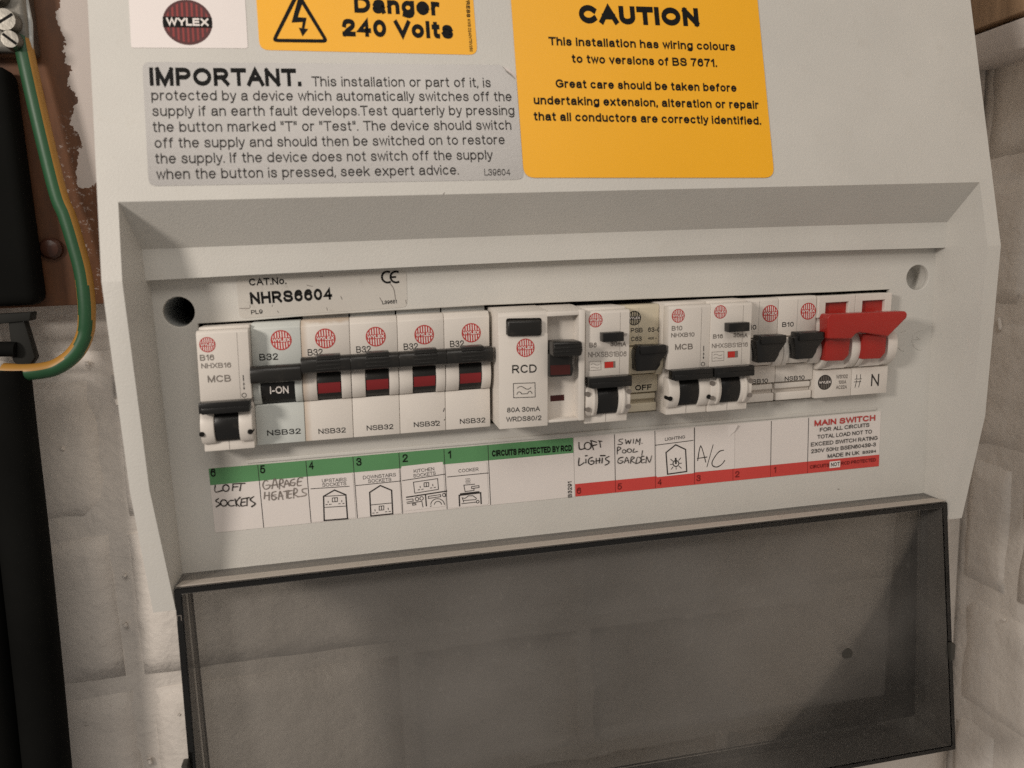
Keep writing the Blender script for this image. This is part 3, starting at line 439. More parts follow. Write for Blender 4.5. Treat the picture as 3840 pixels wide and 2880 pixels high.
def thing(name,label,cat,loc,group=None):
    o=bpy.data.objects.new(name,None); COL.objects.link(o); o.location=Vector(loc)*MM; o.empty_display_size=.01
    o['o_']=tuple(loc); o['label']=label; o['category']=cat
    if group: o['group']=group
    return o
def tag(o,label,cat,group=None):
    o['label']=label; o['category']=cat
    if group: o['group']=group
    return o
def emblem(mb, c, r, fn, ring, bar, band, letters, h=.05, nb=7, tilt=0.0):
    """the round barred trade mark with the name across the middle"""
    mb.poly(circle(c[0],c[1],r,36), ring, fn, h)
    ri=r*.88; bw=r*.20
    pitch=2*ri/nb
    for i in range(nb):
        xa=-ri+pitch*(i+.29); xb=-ri+pitch*(i+.73)
        for sg in (1,-1):
            za=bw*1.22; ha=math.sqrt(max(0,ri*ri-xa*xa)); hb=math.sqrt(max(0,ri*ri-xb*xb))
            if max(ha,hb)<=za+.02*r: continue
            q=[(c[0]+xa,c[1]+sg*za),(c[0]+xb,c[1]+sg*za),(c[0]+xb,c[1]+sg*max(hb,za)),(c[0]+xa,c[1]+sg*max(ha,za))]
            if sg<0: q=q[::-1]
            mb.poly(q, bar, fn, h+.04)
    if band!=ring: mb.poly(rect(c[0]-r*.985,c[1]-bw*1.15,c[0]+r*.985,c[1]+bw*1.15), band, fn, h+.06)
    text(mb,'WYLEX',(c[0]-r*.86,c[1]-bw*.80),(c[0]+r*.86,c[1]-bw*.80),bw*1.6,letters,fn,h+.10,2)

# ================================================================= the setting: painted brick walls
XC=149.53
def Yp(z): return -26.6+KP*(z-72)
def brick_mesh(mb,x0,x1,y0,y1,z0,z1,seed,axis='Y'):
    """a brick under thick paint: uneven front, ragged rounded edges"""
    sd=seed*13.7
    L=(x1-x0) if axis=='Y' else (y1-y0); nu=max(6,int(L/11)); nv=7; v=[];f=[]
    def nz(a,b,s,o): return noise.noise(Vector((a*s+sd,b*s-sd,o)))
    for layer in (0,1):
        for j in range(nv+1):
            for i in range(nu+1):
                u,w_=i/nu,j/nv; a=u*L; b=w_*(z1-z0)
                ed=(i in (0,nu)) or (j in (0,nv))
                da=1.1*nz(a,b,.09,1.0); db=1.0*nz(a,b,.08,7.0); dep=.7*nz(a,b,.03,3.0)+.35*nz(a,b,.13,9.0)
                if ed: dep+=1.9+.7*nz(a,b,.07,5.0)
                if layer: dep=14
                a+=da*(1.0 if ed else .4); b+=db*(1.0 if ed else .4)
                v.append((x0+a,y0+dep,z0+b) if axis=='Y' else (x0+dep,y1-a,z0+b))
    k0=(nu+1)*(nv+1); ix=lambda i,j,l: l*k0+j*(nu+1)+i
    for j in range(nv):
        for i in range(nu): f.append((ix(i,j,0),ix(i+1,j,0),ix(i+1,j+1,0),ix(i,j+1,0)))
    for i in range(nu): f.append((ix(i+1,0,0),ix(i,0,0),ix(i,0,1),ix(i+1,0,1))); f.append((ix(i,nv,0),ix(i+1,nv,0),ix(i+1,nv,1),ix(i,nv,1)))
    for j in range(nv): f.append((ix(0,j,0),ix(0,j+1,0),ix(0,j+1,1),ix(0,j,1))); f.append((ix(nu,j+1,0),ix(nu,j,0),ix(nu,j,1),ix(nu,j+1,1)))
    mb.add(v,f,'wall')
mb=MB(); mb.box(-330,402,77.0,110,-330,330,'wall')
wall_back=mb.build('wall_back',sharp=0); wall_back['kind']='structure'
rows=[(-275,-199,(-200,25,250)),(-199,-123,(-57,72,168,394)),(-123,-43,(-168,-59,166,391)),(-43,33,(-280,-57,168,394)),(33,109,(-168,57,282)),(109,185,(-280,-57,168,394)),(185,261,(-168,57,282))]
k=0
for z0,z1,heads in rows:
    xs=[-300]+[h for h in heads if -300<h<400]+[402]
    for a,b_ in zip(xs[:-1],xs[1:]):
        if b_-a<14: continue
        if z0>34 and b_<-165: continue
        k+=1; mb=MB(); brick_mesh(mb,a+4.4,b_-4.4 if b_<402 else 401,74.2+rnd.uniform(0,1.4),100,z0+4.4,z1-4.4,k); mb.build('brick',wall_back,sharp=0).data.shade_smooth()
mb=MB(); mb.box(404.2,430,-420,110,-330,330,'wall')
wall_right=mb.build('wall_right',sharp=0); wall_right['kind']='structure'
zj=[-285.5,-206,-126.5,-46,34,113.5,193,272]
for i in range(len(zj)-1):
    ys=[78,-37,-262,-418] if i%2 else [78,40,-75,-190,-415]
    for a,b_ in zip(ys[:-1],ys[1:]):
        k+=1; mb=MB(); brick_mesh(mb,402+rnd.uniform(0,1.2),425,b_+4.4,a-4.4,zj[i]+4.4,zj[i+1]-4.4,k,'X'); mb.build('brick',wall_right,sharp=0).data.shade_smooth()

# cracks, chips and dirt on the paint
for i,(wd,s_) in enumerate(DATA['cracks']):
    if i not in (1,3,4,11,12,19,21): continue
    mb=MB(); mb.tube([(q.x,75.15,q.y) for q in catmull([Vector(t_) for t_ in s_],3)],min(1.05,.5+wd*.45),'wall',7); mb.build('paint_ridge',wall_back,sharp=0).data.shade_smooth()
for i,(wd,s_) in enumerate(DATA['cracks_r']):
    if i not in (2,8): continue
    mb=MB(); mb.tube([(402.75,q.x,q.y) for q in catmull([Vector(t_) for t_ in s_],3)],min(1.1,.5+wd*.45),'wall' if i!=10 else 'grime',7); mb.build('paint_ridge',wall_right,sharp=0).data.shade_smooth()
# white painted timber ledge and bare wood on the right wall
mb=MB(); mb.box(380,404,-420,74,164.2,178.6,'whitewood',1.2)
M['whitewood']=plastic('white_painted_timber',(.60,.545,.51),.55,.25,120,.05,dirt=(.30,.25,.2),dirt_amt=.3)
tag(mb.build('timber_ledge'),'white painted timber ledge along the right wall beside the box','ledge')
mb=MB(); mb.box(381.5,404,33,74,181.6,300,'lwood',1.0)
tag(mb.build('wood_block'),'bare brown wood block above the white ledge at top right','wood block')

# ---------------------------------------------------------------- left: board, cut-out, supply cables, earth clamp and cable
mb=MB(); mb.box(-330,-14,55,76,62.2,330,'board',.8); board=mb.build('backing_board')
tag(board,'varnished brown backing board with ragged white paint left of the box','board')
mb=MB(); n=16; rings=[(4.6,55.2),(4.4,53.2),(3.4,51.9),(1.8,51.3)]
v=[];f=[]
for r_,y in rings:
    for i in range(n):
        a=2*math.pi*i/n; v.append((-63.4+r_*math.cos(a),y,86+r_*math.sin(a)))
v.append((-63.4,51.1,86))
for q in range(len(rings)-1):
    for i in range(n): f.append((q*n+i,q*n+(i+1)%n,(q+1)*n+(i+1)%n,(q+1)*n+i))
for i in range(n): f.append(((len(rings)-1)*n+i,(len(rings)-1)*n+(i+1)%n,len(v)-1))
mb.add(v,f,'screwbrown'); M['screwbrown']=plastic('painted_screw',(.055,.022,.014),.30,.5,240,.3)
mb.build('screw',board)
mb=MB(); mb.box(-190,-66.6,41.5,55,63.4,156,'lampblack',4.5,4)
tag(mb.build('supply_box'),'black supply box at the left edge over the brown board','electrical box')
mb=MB(); mb.box(-190,-57.4,43,55,160.6,215,'chrome',2.2,3)
clamp=mb.build('earth_clamp'); tag(clamp,'shiny metal earth clamp with screws at the top left corner','clamp')
for (x,z,rr,ang) in ((-63.6,171.2,4.6,.55),(-62.6,164.2,3.6,-.7),(-66.5,181,4.6,.2)):
    mb=MB(); mb.cyl((x,z),rr,'Y',43.2,38.2,'chrome',18,r1=rr*.86)
    c,s_=math.cos(ang),math.sin(ang); hw=.5
    q=[(-rr*.8,-hw),(rr*.8,-hw),(rr*.8,hw),(-rr*.8,hw)]
    mb.poly([(x+a*c-b_*s_,z+a*s_+b_*c) for a,b_ in q],'hollow',lambda a,b_,h:(a,38.2-h,b_),.05)
    mb.build('screw',clamp)
mb=MB(); mb.tube([(-58.2,44.5,159),(-57.2,45.5,172),(-58.6,46.5,190),(-60,47,215)],1.0,'greyish',8); mb.build('bonding_wire',clamp)

# supply cables
def cable(name,pts,r,label):
    mb=MB(); mb.tube(catmull([Vector(p) for p in pts],4),r,'lampblack',22); return tag(mb.build(name,sharp=50),label,'cable','thick black supply cables')
cable('supply_cable',[(-83.8,45,37.5),(-84.6,45,10),(-85.6,45,-33),(-88,45,-100),(-90.5,45,-160),(-93,45,-250)],9.4,'thick black supply cable running down the wall nearest the box')
cable('supply_cable',[(-106,46,62),(-104.5,46,20),(-104.9,46,-33),(-107.4,46,-100),(-110,46,-160),(-112.5,46,-250)],9.6,'thick black supply cable at the very left edge behind the other')
mb=MB(); mb.tube([(-130,44,45.6),(-92,43,46.6),(-80.5,43,46.2),(-77.5,43,45.8)],3.1,'lampblack',14); tag(mb.build('short_cable'),'short black cable end poking in from the left below the supply box','cable')
mb=MB()
mb.prism([(-100,55.2),(-71,57.2),(-70.2,60.6),(-100,60.2)],43,50,'olive',.6,axis='Y')
mb.prism([(-79.5,57.6),(-73.6,57.8),(-71.3,42),(-75.5,36.5),(-80,41)],44,49,'olive',.6,axis='Y')
tag(mb.build('cable_strap'),'dark olive metal strap under the black supply box','strap')

# earth cable: green with a yellow stripe that turns towards the viewer in the bend
ec=[(-60.8,47,168),(-60.2,45,161),(-57.7,44,135.4),(-54.7,44,107.6),(-52.5,44,98.6),(-50.6,44,87),(-49.2,44,75.3),(-49.3,44,63.5),(-50.3,44.5,55.6),(-51.4,45,51.4),(-53.3,45,47.1),(-56.2,45,43.1),(-60.1,45,39.8),(-66.1,45,36.9),(-74.3,44,36.2),(-84,46,37)]
P=catmull([Vector(p) for p in ec],5); mb=MB(); n=32; r=3.35
ring=[]; front=Vector((0,-1,0)); L=len(P)
kg,ky=mb.slot('cgreen'),mb.slot('cyellow')
for q,p in enumerate(P):
    t=(P[min(q+1,L-1)]-P[max(q-1,0)]).normalized(); sd=t.cross(front).normalized(); fr=sd.cross(t).normalized()
    if fr.dot(front)<0: fr=-fr
    for i in range(n):
        a=2*math.pi*i/n; mb.v.append(p+fr*(r*math.cos(a))+sd*(r*math.sin(a)))
for q in range(L-1):
    u=q/(L-1); tw=min(1,max(0,(u-.40)/.42)); cen=193-51*tw; hw=130
    for i in range(n):
        a=(360*(i+.5)/n-cen+180)%360-180
        mb.f.append((q*n+i,q*n+(i+1)%n,(q+1)*n+(i+1)%n,(q+1)*n+i)); mb.mi.append(ky if abs(a)<hw else kg)
tag(mb.build('earth_cable',sharp=60),'green and yellow earth cable curving past the brown board','cable')

# ================================================================= the consumer unit
unit=thing('consumer_unit','cream plastic fuse box with stickers and its smoked cover hanging open','fuse box',(XC,75,-49))
def moulding():
    b=bmesh.new(); V={}
    def vv(k_,x,y,z): V[k_]=b.verts.new((XC+x,y,z))
    Z=[(230,Yp(230)),(98,Yp(98)),(72,-26.6),(0,-23.9),(-49,-14.3)]
    for s in (-1,1):
        for i,(z,y) in enumerate(Z):
            vv(('o',s,i),s*171.1,y,z); vv(('i',s,i),s*(163.3 if i==4 else 164.8),y,z)
        vv(('ot',s),s*171.1,76,230); vv(('ob',s),s*171.1,76,-49)
        
        vv(('bi',s),s*162.9,9,-49); vv(('bo',s),s*171.1,9,-49)
    NB=10
    for j in range(NB+1):
        u=-1+2*j/NB; bw=1-u*u
        vv(('sl',j),u*162.8,-5.9,82.7+.5*bw); vv(('ll',j),u*162.8,-5.9,71.8+1.25*bw); vv(('lb',j),u*162.8,3,71.8+1.25*bw)
    F=lambda *k_: b.faces.new([V[q] for q in k_])
    for s in (-1,1):
        for i in range(4): F(('o',s,i),('i',s,i),('i',s,i+1),('o',s,i+1))
        F(*[('o',s,i) for i in range(5)],('bo',s),('ob',s),('ot',s))
        j=0 if s<0 else NB; F(('i',s,1),('i',s,2),('i',s,3),('i',s,4),('bi',s),('lb',j),('ll',j),('sl',j))
        F(('o',s,4),('i',s,4),('bi',s),('bo',s))
    F(('i',-1,0),('i',1,0),('i',1,1),('i',-1,1))
    F(('i',-1,1),('i',1,1),*[('sl',j) for j in range(NB,-1,-1)])
    for j in range(NB): F(('sl',j),('sl',j+1),('ll',j+1),('ll',j)); F(('ll',j),('ll',j+1),('lb',j+1),('lb',j))
    F(('o',-1,0),('i',-1,0),('i',1,0),('o',1,0),('ot',1),('ot',-1))
    bmesh.ops.recalc_face_normals(b,faces=b.faces)
    big=[];mid=[]
    for e in b.edges:
        if len(e.link_faces)!=2 or e.calc_face_angle(0)<math.radians(14): continue
        xs=[abs(v.co.x-XC) for v in e.verts]
        mid.append(e)
    bmesh.ops.bevel(b,geom=mid,offset=1.7,segments=4,affect='EDGES',clamp_overlap=True,profile=.5)
    return b
mb=MB(); mb.bm(moulding(),'cream'); mould=mb.build('front_moulding',unit,sharp=40)
mb=MB(); mb.box(XC-170,XC+170,9.2,75,-48.6,-43.5,'cream'); mb.build('underside',unit)
# tray with the slot for the breakers and two screw holes
slot=[(1.6,8.5),(290.2,8.5),(290.2,54.6),(262,54.7),(229,55.1),(188,55.7),(147,56.2),(110,56.6),(75,56.4),(38,55.9),(19.6,55.3),(1.6,55.2)]
mb=MB()
mb.curve([rect(XC-163.3,-41.0,XC+163.3,74.0),slot[::-1],circle(-4.6,59.9,5.5,36)[::-1],circle(303.9,59.2,5.5,36)[::-1]],'cream',TRAY,ext=.9,bevel=.35,h=-1.25)
mb.box(14,285.5,-.55,.2,.75,2.15,'cream',.25)
for st in DATA['emb']: mb.tube([(a,-.02,b_) for a,b_ in st],.22,'cream',6)
tray=mb.build('tray',unit,sharp=40)
for cx,cz,dy in ((-4.6,59.9,34),(303.9,59.2,9)):
    mb=MB(); mb.cyl((cx,cz),5.55,'Y',1.2,dy,'cream' if dy<20 else 'greyish',28,cap=False); mb.poly(circle(cx,cz,5.6,28),'hollow' if dy>20 else 'cream',lambda a,b_,h:(a,h,b_),dy-.05); mb.build('screw_hole',unit)
mb=MB(); mb.box(-4,296,27,29,4,62,'hollow'); mb.build('slot_back',unit)
# ledge under the tray
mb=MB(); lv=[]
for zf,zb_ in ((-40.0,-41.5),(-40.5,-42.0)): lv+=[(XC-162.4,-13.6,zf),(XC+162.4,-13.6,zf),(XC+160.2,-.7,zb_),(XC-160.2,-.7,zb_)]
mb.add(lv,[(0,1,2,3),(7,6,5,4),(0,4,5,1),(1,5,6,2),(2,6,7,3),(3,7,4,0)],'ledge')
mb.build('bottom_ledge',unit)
# smoked cover, hanging open below the ledge
def cover():
    b=bmesh.new(); t=2.5; x0,x1=XC-163.0,XC+163.0
    zt,zb=-40.7,-153.6
    yr=lambda z:-14.5-(-40-z)*.1172          # rim
    yp=lambda z: 2.6-(-50-z)*.046            # outside face of the pane
    O={};I={}
    for sx,x in ((0,x0),(1,x1)):
        for sz,z in ((0,zb),(1,zt)):
            xi=x+(t if sx==0 else -t); zi=z+(t if sz==0 else -t)
            O[sx,sz,'r']=b.verts.new((x,yr(z),z)); O[sx,sz,'p']=b.verts.new((x,yp(z),z))
            I[sx,sz,'r']=b.verts.new((xi,yr(z),zi)); I[sx,sz,'p']=b.verts.new((xi,yp(zi)-t,zi))
    c=((0,0),(1,0),(1,1),(0,1))
    for i in range(4):
        p,q=c[i],c[(i+1)%4]
        b.faces.new((O[(*p,'r')],O[(*q,'r')],O[(*q,'p')],O[(*p,'p')]))
        b.faces.new((I[(*p,'r')],I[(*q,'r')],I[(*q,'p')],I[(*p,'p')]))
        b.faces.new((O[(*p,'r')],O[(*q,'r')],I[(*q,'r')],I[(*p,'r')]))
    b.faces.new([O[(*p,'p')] for p in c]); b.faces.new([I[(*p,'p')] for p in c])
    bmesh.ops.recalc_face_normals(b,faces=b.faces)
    ed=[e for e in b.edges if e.calc_face_angle(0)>math.radians(30)]
    bmesh.ops.bevel(b,geom=ed,offset=.35,segments=2,affect='EDGES',clamp_overlap=True)
    return b
mb=MB(); mb.bm(cover(),'smoke')
kd=mb.slot('smokeveil'); kw=mb.slot('smokewall')
for j,fc in enumerate(mb.f):
    q=[mb.v[i_] for i_ in fc]
    dx_,dy_,dz_=[max(a_[t_] for a_ in q)-min(a_[t_] for a_ in q) for t_ in range(3)]
    cm=sum(q,Vector())/len(q)
    if dx_>200 and dz_>60: mb.mi[j]=kd
    elif cm.y-(-14.5-(-40-cm.z)*.1172)>.5: mb.mi[j]=kw
mb_=MB(); mb_.cyl((273.2,-114.2),2.7,'Y',-2.95,-2.45,'smokeblack',20)
M['smokeblack']=plastic('dark_clip',(.045,.042,.036),.4,.1,900,.1)
cov=mb.build('cover',unit,sharp=35); mb_.build('moulding_dimple',cov); cov['label']='clear smoked plastic cover hanging open below the tray'
mb=MB(); mb.box(XC+160.8,XC+163.15,-23.9,-20.6,-112,-104,'smokeblack',.4)
mb.build('clip',cov)
mb=MB(); mb.box(XC-164.6,XC-162.4,-26.6,-22,-116,-104,'smokeblack',.5); mb.build('clip',cov)
mb=MB(); mb.stroke([(XC-162.7,-52.6),(XC-162.7,-50.7),(XC-161.3,-50.7),(XC-161.3,-52.6)],.22,'faded',lambda a,b_,h:(a,-14.5-(-40-b_)*.1172-h,b_),.06); mb.build('moulded_mark',cov)

# small scuffs on the tray and panel
mb=MB(); mb.stroke([(267.6,-34.4),(268.3,-34.6)],.35,'faded',TRAY,.04); mb.build('scuff_mark',unit,sharp=0)
mb=MB(); mb.stroke([(92.8,26.7),(93.3,27.3)],.25,'faded',PANEL,.05); mb.build('scuff_mark',unit,sharp=0)
# ---------------------------------------------------------------- stickers on the upper panel
TX={}
for n_,t_,p0,p1,cp,bd in DATA['text']: TX.setdefault(n_,[]).append((t_,p0,p1,cp,bd))
def ext_top(q,ds):   # q: TL, BL, BR, TR ; the sticker goes on above the picture
    return [(q[0][0],q[0][1]+ds),tuple(q[1]),tuple(q[2]),(q[3][0],q[3][1]+ds)]
def sticker(name,label,quad,r,mat,h):
    mb=MB(); mb.curve([rpoly([tuple(p) for p in quad],r,5)],mat,PANEL,ext=.05,h=h); o=mb.build(name,unit,sharp=0); o['label']=label; return o
st=sticker('sticker','white sticker with a round red trade mark',ext_top(DATA['wyl'],9),.8,'whiteprint',.10)
mb=MB(); c0,c1=DATA['wyl_c']; emblem(mb,(c0[0],c0[1]),c1[0]-c0[0],PANEL,'maroon2','maroon','ink2','whiteink',h=.20,nb=9); M['ink2']=M['ink']; M['maroon2']=plastic('dark_maroon_print',(.075,.012,.012),.45,0,1,.1)
mb.build('trade_mark',st,sharp=0)
st=sticker('sticker','yellow danger sticker with a lightning triangle',ext_top(DATA['dan'],26),3.2,'yellow',.10)
for t_,p0,p1,cp,bd in TX['dan']: mb=MB(); text(mb,t_,p0,p1,cp,'ink',PANEL,.22,bd); mb.build('lettering',st,sharp=0)
mb=MB(); T3=DATA['tri']; tri=rpoly([tuple(T3[0]),tuple(T3[1]),(46.9,101.5)],2.4,5)
cx=sum(p[0] for p in tri)/len(tri); cy=89.0
inner=[(cx+(p[0]-cx)*.80,cy+(p[1]-cy)*.78-.25) for p in rpoly([tuple(T3[0]),tuple(T3[1]),(46.9,101.5)],.5,3)]
mb.curve([tri,inner[::-1]],'ink',PANEL,h=.22); mb.poly([tuple(p) for p in DATA['bolt']],'ink',PANEL,.24); mb.build('warning_triangle',st,sharp=0)
q=DATA['imp']
st=sticker('sticker','silver important notice sticker with a torn corner',[tuple(q[0]),tuple(q[1]),tuple(q[2]),(122.95,69.3),(119.2,72.6),(117.8,74.72)],2.6,'silver',.08)
for t_,p0,p1,cp,bd in TX['imp']: mb=MB(); text(mb,t_,p0,p1,cp,'ink' if bd else 'greyink',PANEL,.19,bd); mb.build('lettering',st,sharp=0)
mb=MB(); mb.add([(118.4,74.2,.15),(119.6,72.3,.75),(121.3,70.9,.95),(122.9,69.2,.25),(123.1,70.6,.1),(121.0,72.9,.18)],[(0,1,5),(1,2,5),(2,4,5),(2,3,4)],'whiteprint',PANEL); mb.build('torn_corner',st)
st=sticker('sticker','large yellow caution sticker',ext_top(DATA['cau'],14),4.2,'yellow',.26)
for t_,p0,p1,cp,bd in TX['cau']: mb=MB(); text(mb,t_,p0,p1,cp,'ink',PANEL,.38,bd); mb.build('lettering',st,sharp=0)
# catalogue sticker on the tray
q=DATA['cat']; mb=MB(); mb.curve([rpoly([(q[0][0],71.6),tuple(q[1]),tuple(q[2]),(q[3][0],71.6)],2.2,5)],'catgrey',TRAY,ext=.05,h=.08); st=mb.build('sticker',unit,sharp=0); st['label']='clear grey catalogue number sticker with scuffs'
for t_,p0,p1,cp,bd in TX['cat']: mb=MB(); text(mb,t_,p0,p1,cp,'ink',TRAY,.19,bd); mb.build('lettering',st,sharp=0)
mb=MB()
ar=lambda cx_,cz_,r_,a0,a1,n_=12:[(cx_+r_*math.cos(math.radians(a0+(a1-a0)*i/n_)),cz_+r_*math.sin(math.radians(a0+(a1-a0)*i/n_))) for i in range(n_+1)]
mb.stroke(ar(71.95,69.3,2.1,65,295),.75,'ink',TRAY,.19); mb.stroke(ar(75.2,69.2,2.1,65,295),.75,'ink',TRAY,.20); mb.stroke([(73.3,69.2),(75.0,69.2)],.7,'ink',TRAY,.21)
mb.build('approval_mark',st,sharp=0)
mb=MB()
for i,s_ in enumerate(DATA['catmarks']): mb.stroke(s_,.22 if i else .3,'faded',TRAY,.17+.003*i,smooth=True)
mb.build('scuff_mark',st,sharp=0)

# ---------------------------------------------------------------- circuit chart under the breakers
ZB=-25.55
mb=MB(); mb.curve([rect(0,ZB,144.0,0)],'paper',TRAY,ext=.08,h=.10); mb.curve([rect(144.25,ZB,288,0)],'paper',TRAY,ext=.06,h=.08)
chart=mb.build('circuit_chart',unit,sharp=0); chart['label']='paper circuit chart strip with green and red bands'
mb=MB(); mb.poly(rect(.02,-6.55,143.95,-.02),'green',TRAY,.22); mb.build('green_band',chart,sharp=0)
mb=MB(); mb.poly(rect(144.3,ZB+.02,287.95,-20.1),'redprint',TRAY,.22); mb.build('red_band',chart,sharp=0)
for x in (18,36,54,72,90,108): mb=MB(); mb.stroke([(x,-.2),(x,ZB+.2)],.26,'greyink',TRAY,.25); mb.build('ruled_line',chart,sharp=0)
for x in (162,180,198,216,234,252): mb=MB(); mb.stroke([(x,-.2),(x,-20.1)],.26,'greyink',TRAY,.25); mb.stroke([(x,-20.2),(x,ZB+.2)],.2,'dredink',TRAY,.25); mb.build('ruled_line',chart,sharp=0)
for (x0,z0,x1,z1,tl) in ((36.5,-6.9,53.4,-25.1,.006),(54.5,-6.9,71.5,-25.2,.004),(72.6,-5.6,89.3,-24.2,.022),(90.5,-7.2,107.2,-25.1,-.004),(180.6,-.4,197.6,-20.4,.012),(198.2,.15,216.6,-20.0,-.006)):
    cx=(x0+x1)/2; pts=[(x0,z1),(x1,z1),(x1,z0),(x0,z0)]; pts=[(a,b_+(a-cx)*tl) for a,b_ in pts]
    mb=MB(); mb.curve([rpoly(pts,.9 if x0>90 and x0<91 else .35,3)],'paper2',TRAY,ext=.03,h=.31); mb.build('cell_sticker',chart,sharp=0)
mb=MB(); mb.add([(213.2,-.2,.36),(216.5,-.1,1.1),(217.6,-.6,1.3),(216.4,-3.2,.8),(213.6,-5.6,.36)],[(0,4,3),(0,3,1),(1,3,2)],'paper2',TRAY); mb.build('curled_corner',chart)
for grp,mt in (('green','ink'),('chart','greyink'),('red','dredink'),('main','redink')):
    for t_,p0,p1,cp,bd in TX[grp]: mb=MB(); text(mb,t_,p0,p1,cp,mt,TRAY,.39,bd); mb.build('lettering',chart,sharp=0)
mb=MB()
mb.poly([tuple(p) for p in DATA['notbox']],'whiteink',TRAY,.37)
for t_,p0,p1,cp,bd in TX['not']: text(mb,t_,p0,p1,cp,'ink',TRAY,.41,bd)
mb.build('lettering',chart,sharp=0)
for c0,c1 in ((36,54),(54,72),(72,90),(90,108),(180,198)):
    mb=MB()
    for i,(wd,s_) in enumerate(DATA['icons']):
        if c0<=s_[0][0]<c1: mb.stroke(s_,wd,'greyink',TRAY,.38+.0006*i)
    mb.build('pictogram',chart,sharp=0)
for n_,(wd,sts) in DATA['hand'].items():
    mb=MB()
    for i,s_ in enumerate(sts): mb.stroke(s_,wd*.43,'penfade' if n_=='garage heaters' else 'pen',TRAY,.40+.002*i,smooth=True,vary=.55)
    mb.build('handwriting',chart,sharp=0)

# ================================================================= breakers in the slot
PT,X0=17.8,2.3
def bx(i): return X0+PT*i
def LEAN(i): return lambda x,y,z:(bx(i)+x+.034*(z-31),y,z)
def remap(i,yr,ya):
    """a point read on the plane y = yr of breaker i, moved to the plane y = ya"""
    k_=(ya-yr)/(CAM.y-yr)
    return lambda x,z:(x+(CAM.x-bx(i)-x)*k_, z+(CAM.z-z)*k_)
def arc(yc,zc,r,a0,a1,n=10): return [(yc-r*math.cos(math.radians(a0+(a1-a0)*t/n)),zc+r*math.sin(math.radians(a0+(a1-a0)*t/n))) for t in range(n+1)]
def breaker(name,label,cat,i,group='breakers in the slot'):
    return thing(name,label,cat,(bx(i)+8.9,0,9),group)
def put(mb,i,y,lst,yr,mat):
    """lettering on the face y, read at yr: (text, x0,z0, x1,z1, cap, bold[, material])"""
    rm=remap(i,yr,y)
    for L_ in lst: text(mb,L_[0],rm(L_[1],L_[2]),rm(L_[3],L_[4]),L_[5],L_[7] if len(L_)>7 else mat,FACE(bx(i),y),.07,L_[6])
def mark(root,i,y,yr,c,r,ring='redink',bar='whiteink',tilt=0):
    mb=MB(); q=remap(i,yr,y)(*c); emblem(mb,q,r,FACE(bx(i),y),ring,bar,ring,'whiteink',h=.06); return mb.build('trade_mark',root,sharp=0)

# --- rows of 32 amp breakers with black bars
def nsb(i,label,body='white',first=False):
    r=breaker('circuit_breaker',label,'circuit breaker',i); fn=LEAN(i); F=-7.0
    mb=MB(); mb.prism([(26,9),(F,9),(F,24.4),(F+2.6,24.4),(F+2.6,37.6),(F,37.6),(F,52.7),(-4.7,54.7),(26,54.7)],.06,17.74,body,.35,fn=fn); mb.build('body',r)
    if not first:
        mb=MB(); mb.box(.3,17.5,3.2,26,54.4,57.6,'greyish',.2,fn=fn); mb.build('shoulder',r)
    xl,xr=(3.0,14.9) if first else (5.3,14.0)
    for a,b_ in ((.12,xl-.12),(xr+.12,17.68)):
        mb=MB(); mb.prism([(-3,24.6)]+arc(-2.6,31,8.0,-53,53)+[(-3,37.4)],a,b_,body,.25,fn=fn,minang=40); mb.build('toggle_guard',r)
    tg=MB(); tg.prism([(-3,24.7)]+arc(-2.6,31,7.6,-53,53)+[(-3,37.3)],xl+.15,xr-.15,'black' if first else 'charcoal',.2,fn=fn,minang=40); t=tg.build('toggle',r)
    z0,z1=(33.2,39.5) if first else (35.7,41.7)
    mb=MB(); mb.prism(rpoly([(-15.2,z0),(-8.6,z0),(-8.6,z1),(-15.2,z1)],2.4,5),.02,17.8,'charcoal',.25,fn=fn,minang=60); mb.build('toggle_bar',r)
    if first:
        mb=MB(); put(mb,i,-10.25,[('I-ON',5.7,28.2,12.4,28.0,2.5,.6)],-7,'whiteink'); mb.build('lettering',t,sharp=0)
    else:
        mb=MB(); mb.box(5.6,14.2,-15.0,-9.2,40.6,42.3,'charcoal',.4,fn=fn); mb.build('thumb_grip',r)
        for z in (37.2,38.5,39.8,41.0): mb=MB(); mb.box(5.6,14.2,-15.45,-14.4,z-.28,z+.28,'charcoal',.15,fn=fn); mb.build('grip_ridge',r)
        mb=MB(); mb.prism([(-7,27.3)]+arc(-2.6,31,7.72,-27.5,3,6)+[(-7,31.4)],xl+.25,xr-.25,'redflag',0,fn=fn); mb.build('red_flag',t)
    tx=[('B32',3.0,40.9,9.6,40.8,2.3,.4),('NSB32',3.2,12.4,15.5,12.2,1.95,.4)] if first else [('B32',2.6,41.6,8.0,41.5,2.3,.1),('NSB32',4.1+.25*(i-2),11.5-.35*(i-2)*.4,14.3+.25*(i-2),11.3-.35*(i-2)*.4,1.85,.15)]
    for L_ in tx: mb=MB(); put(mb,i,F,[L_],-7,'ink'); mb.build('lettering',r,sharp=0)
    lc=[(11.3,48.0),(9.4,47.7),(10.2,47.3),(10.7,47.0),(11.1,46.7)][i-1]
    mark(r,i,F,-7,lc,3.75)
    return r
nsb(1,'cool white B32 breaker marked I-ON, second from the left','bluish',True)
nsb(2,'white 32 amp breaker with brown stain at its top left edge, third from left','stained')
nsb(3,'white 32 amp breaker with black bar, fourth from the left')
nsb(4,'white 32 amp breaker with specks beside NSB32, fifth from the left')
nsb(5,'white 32 amp breaker with black bar directly left of the RCD')
o4=[o for o in bpy.data.objects if o.name.startswith('circuit_breaker')]
mb=MB()
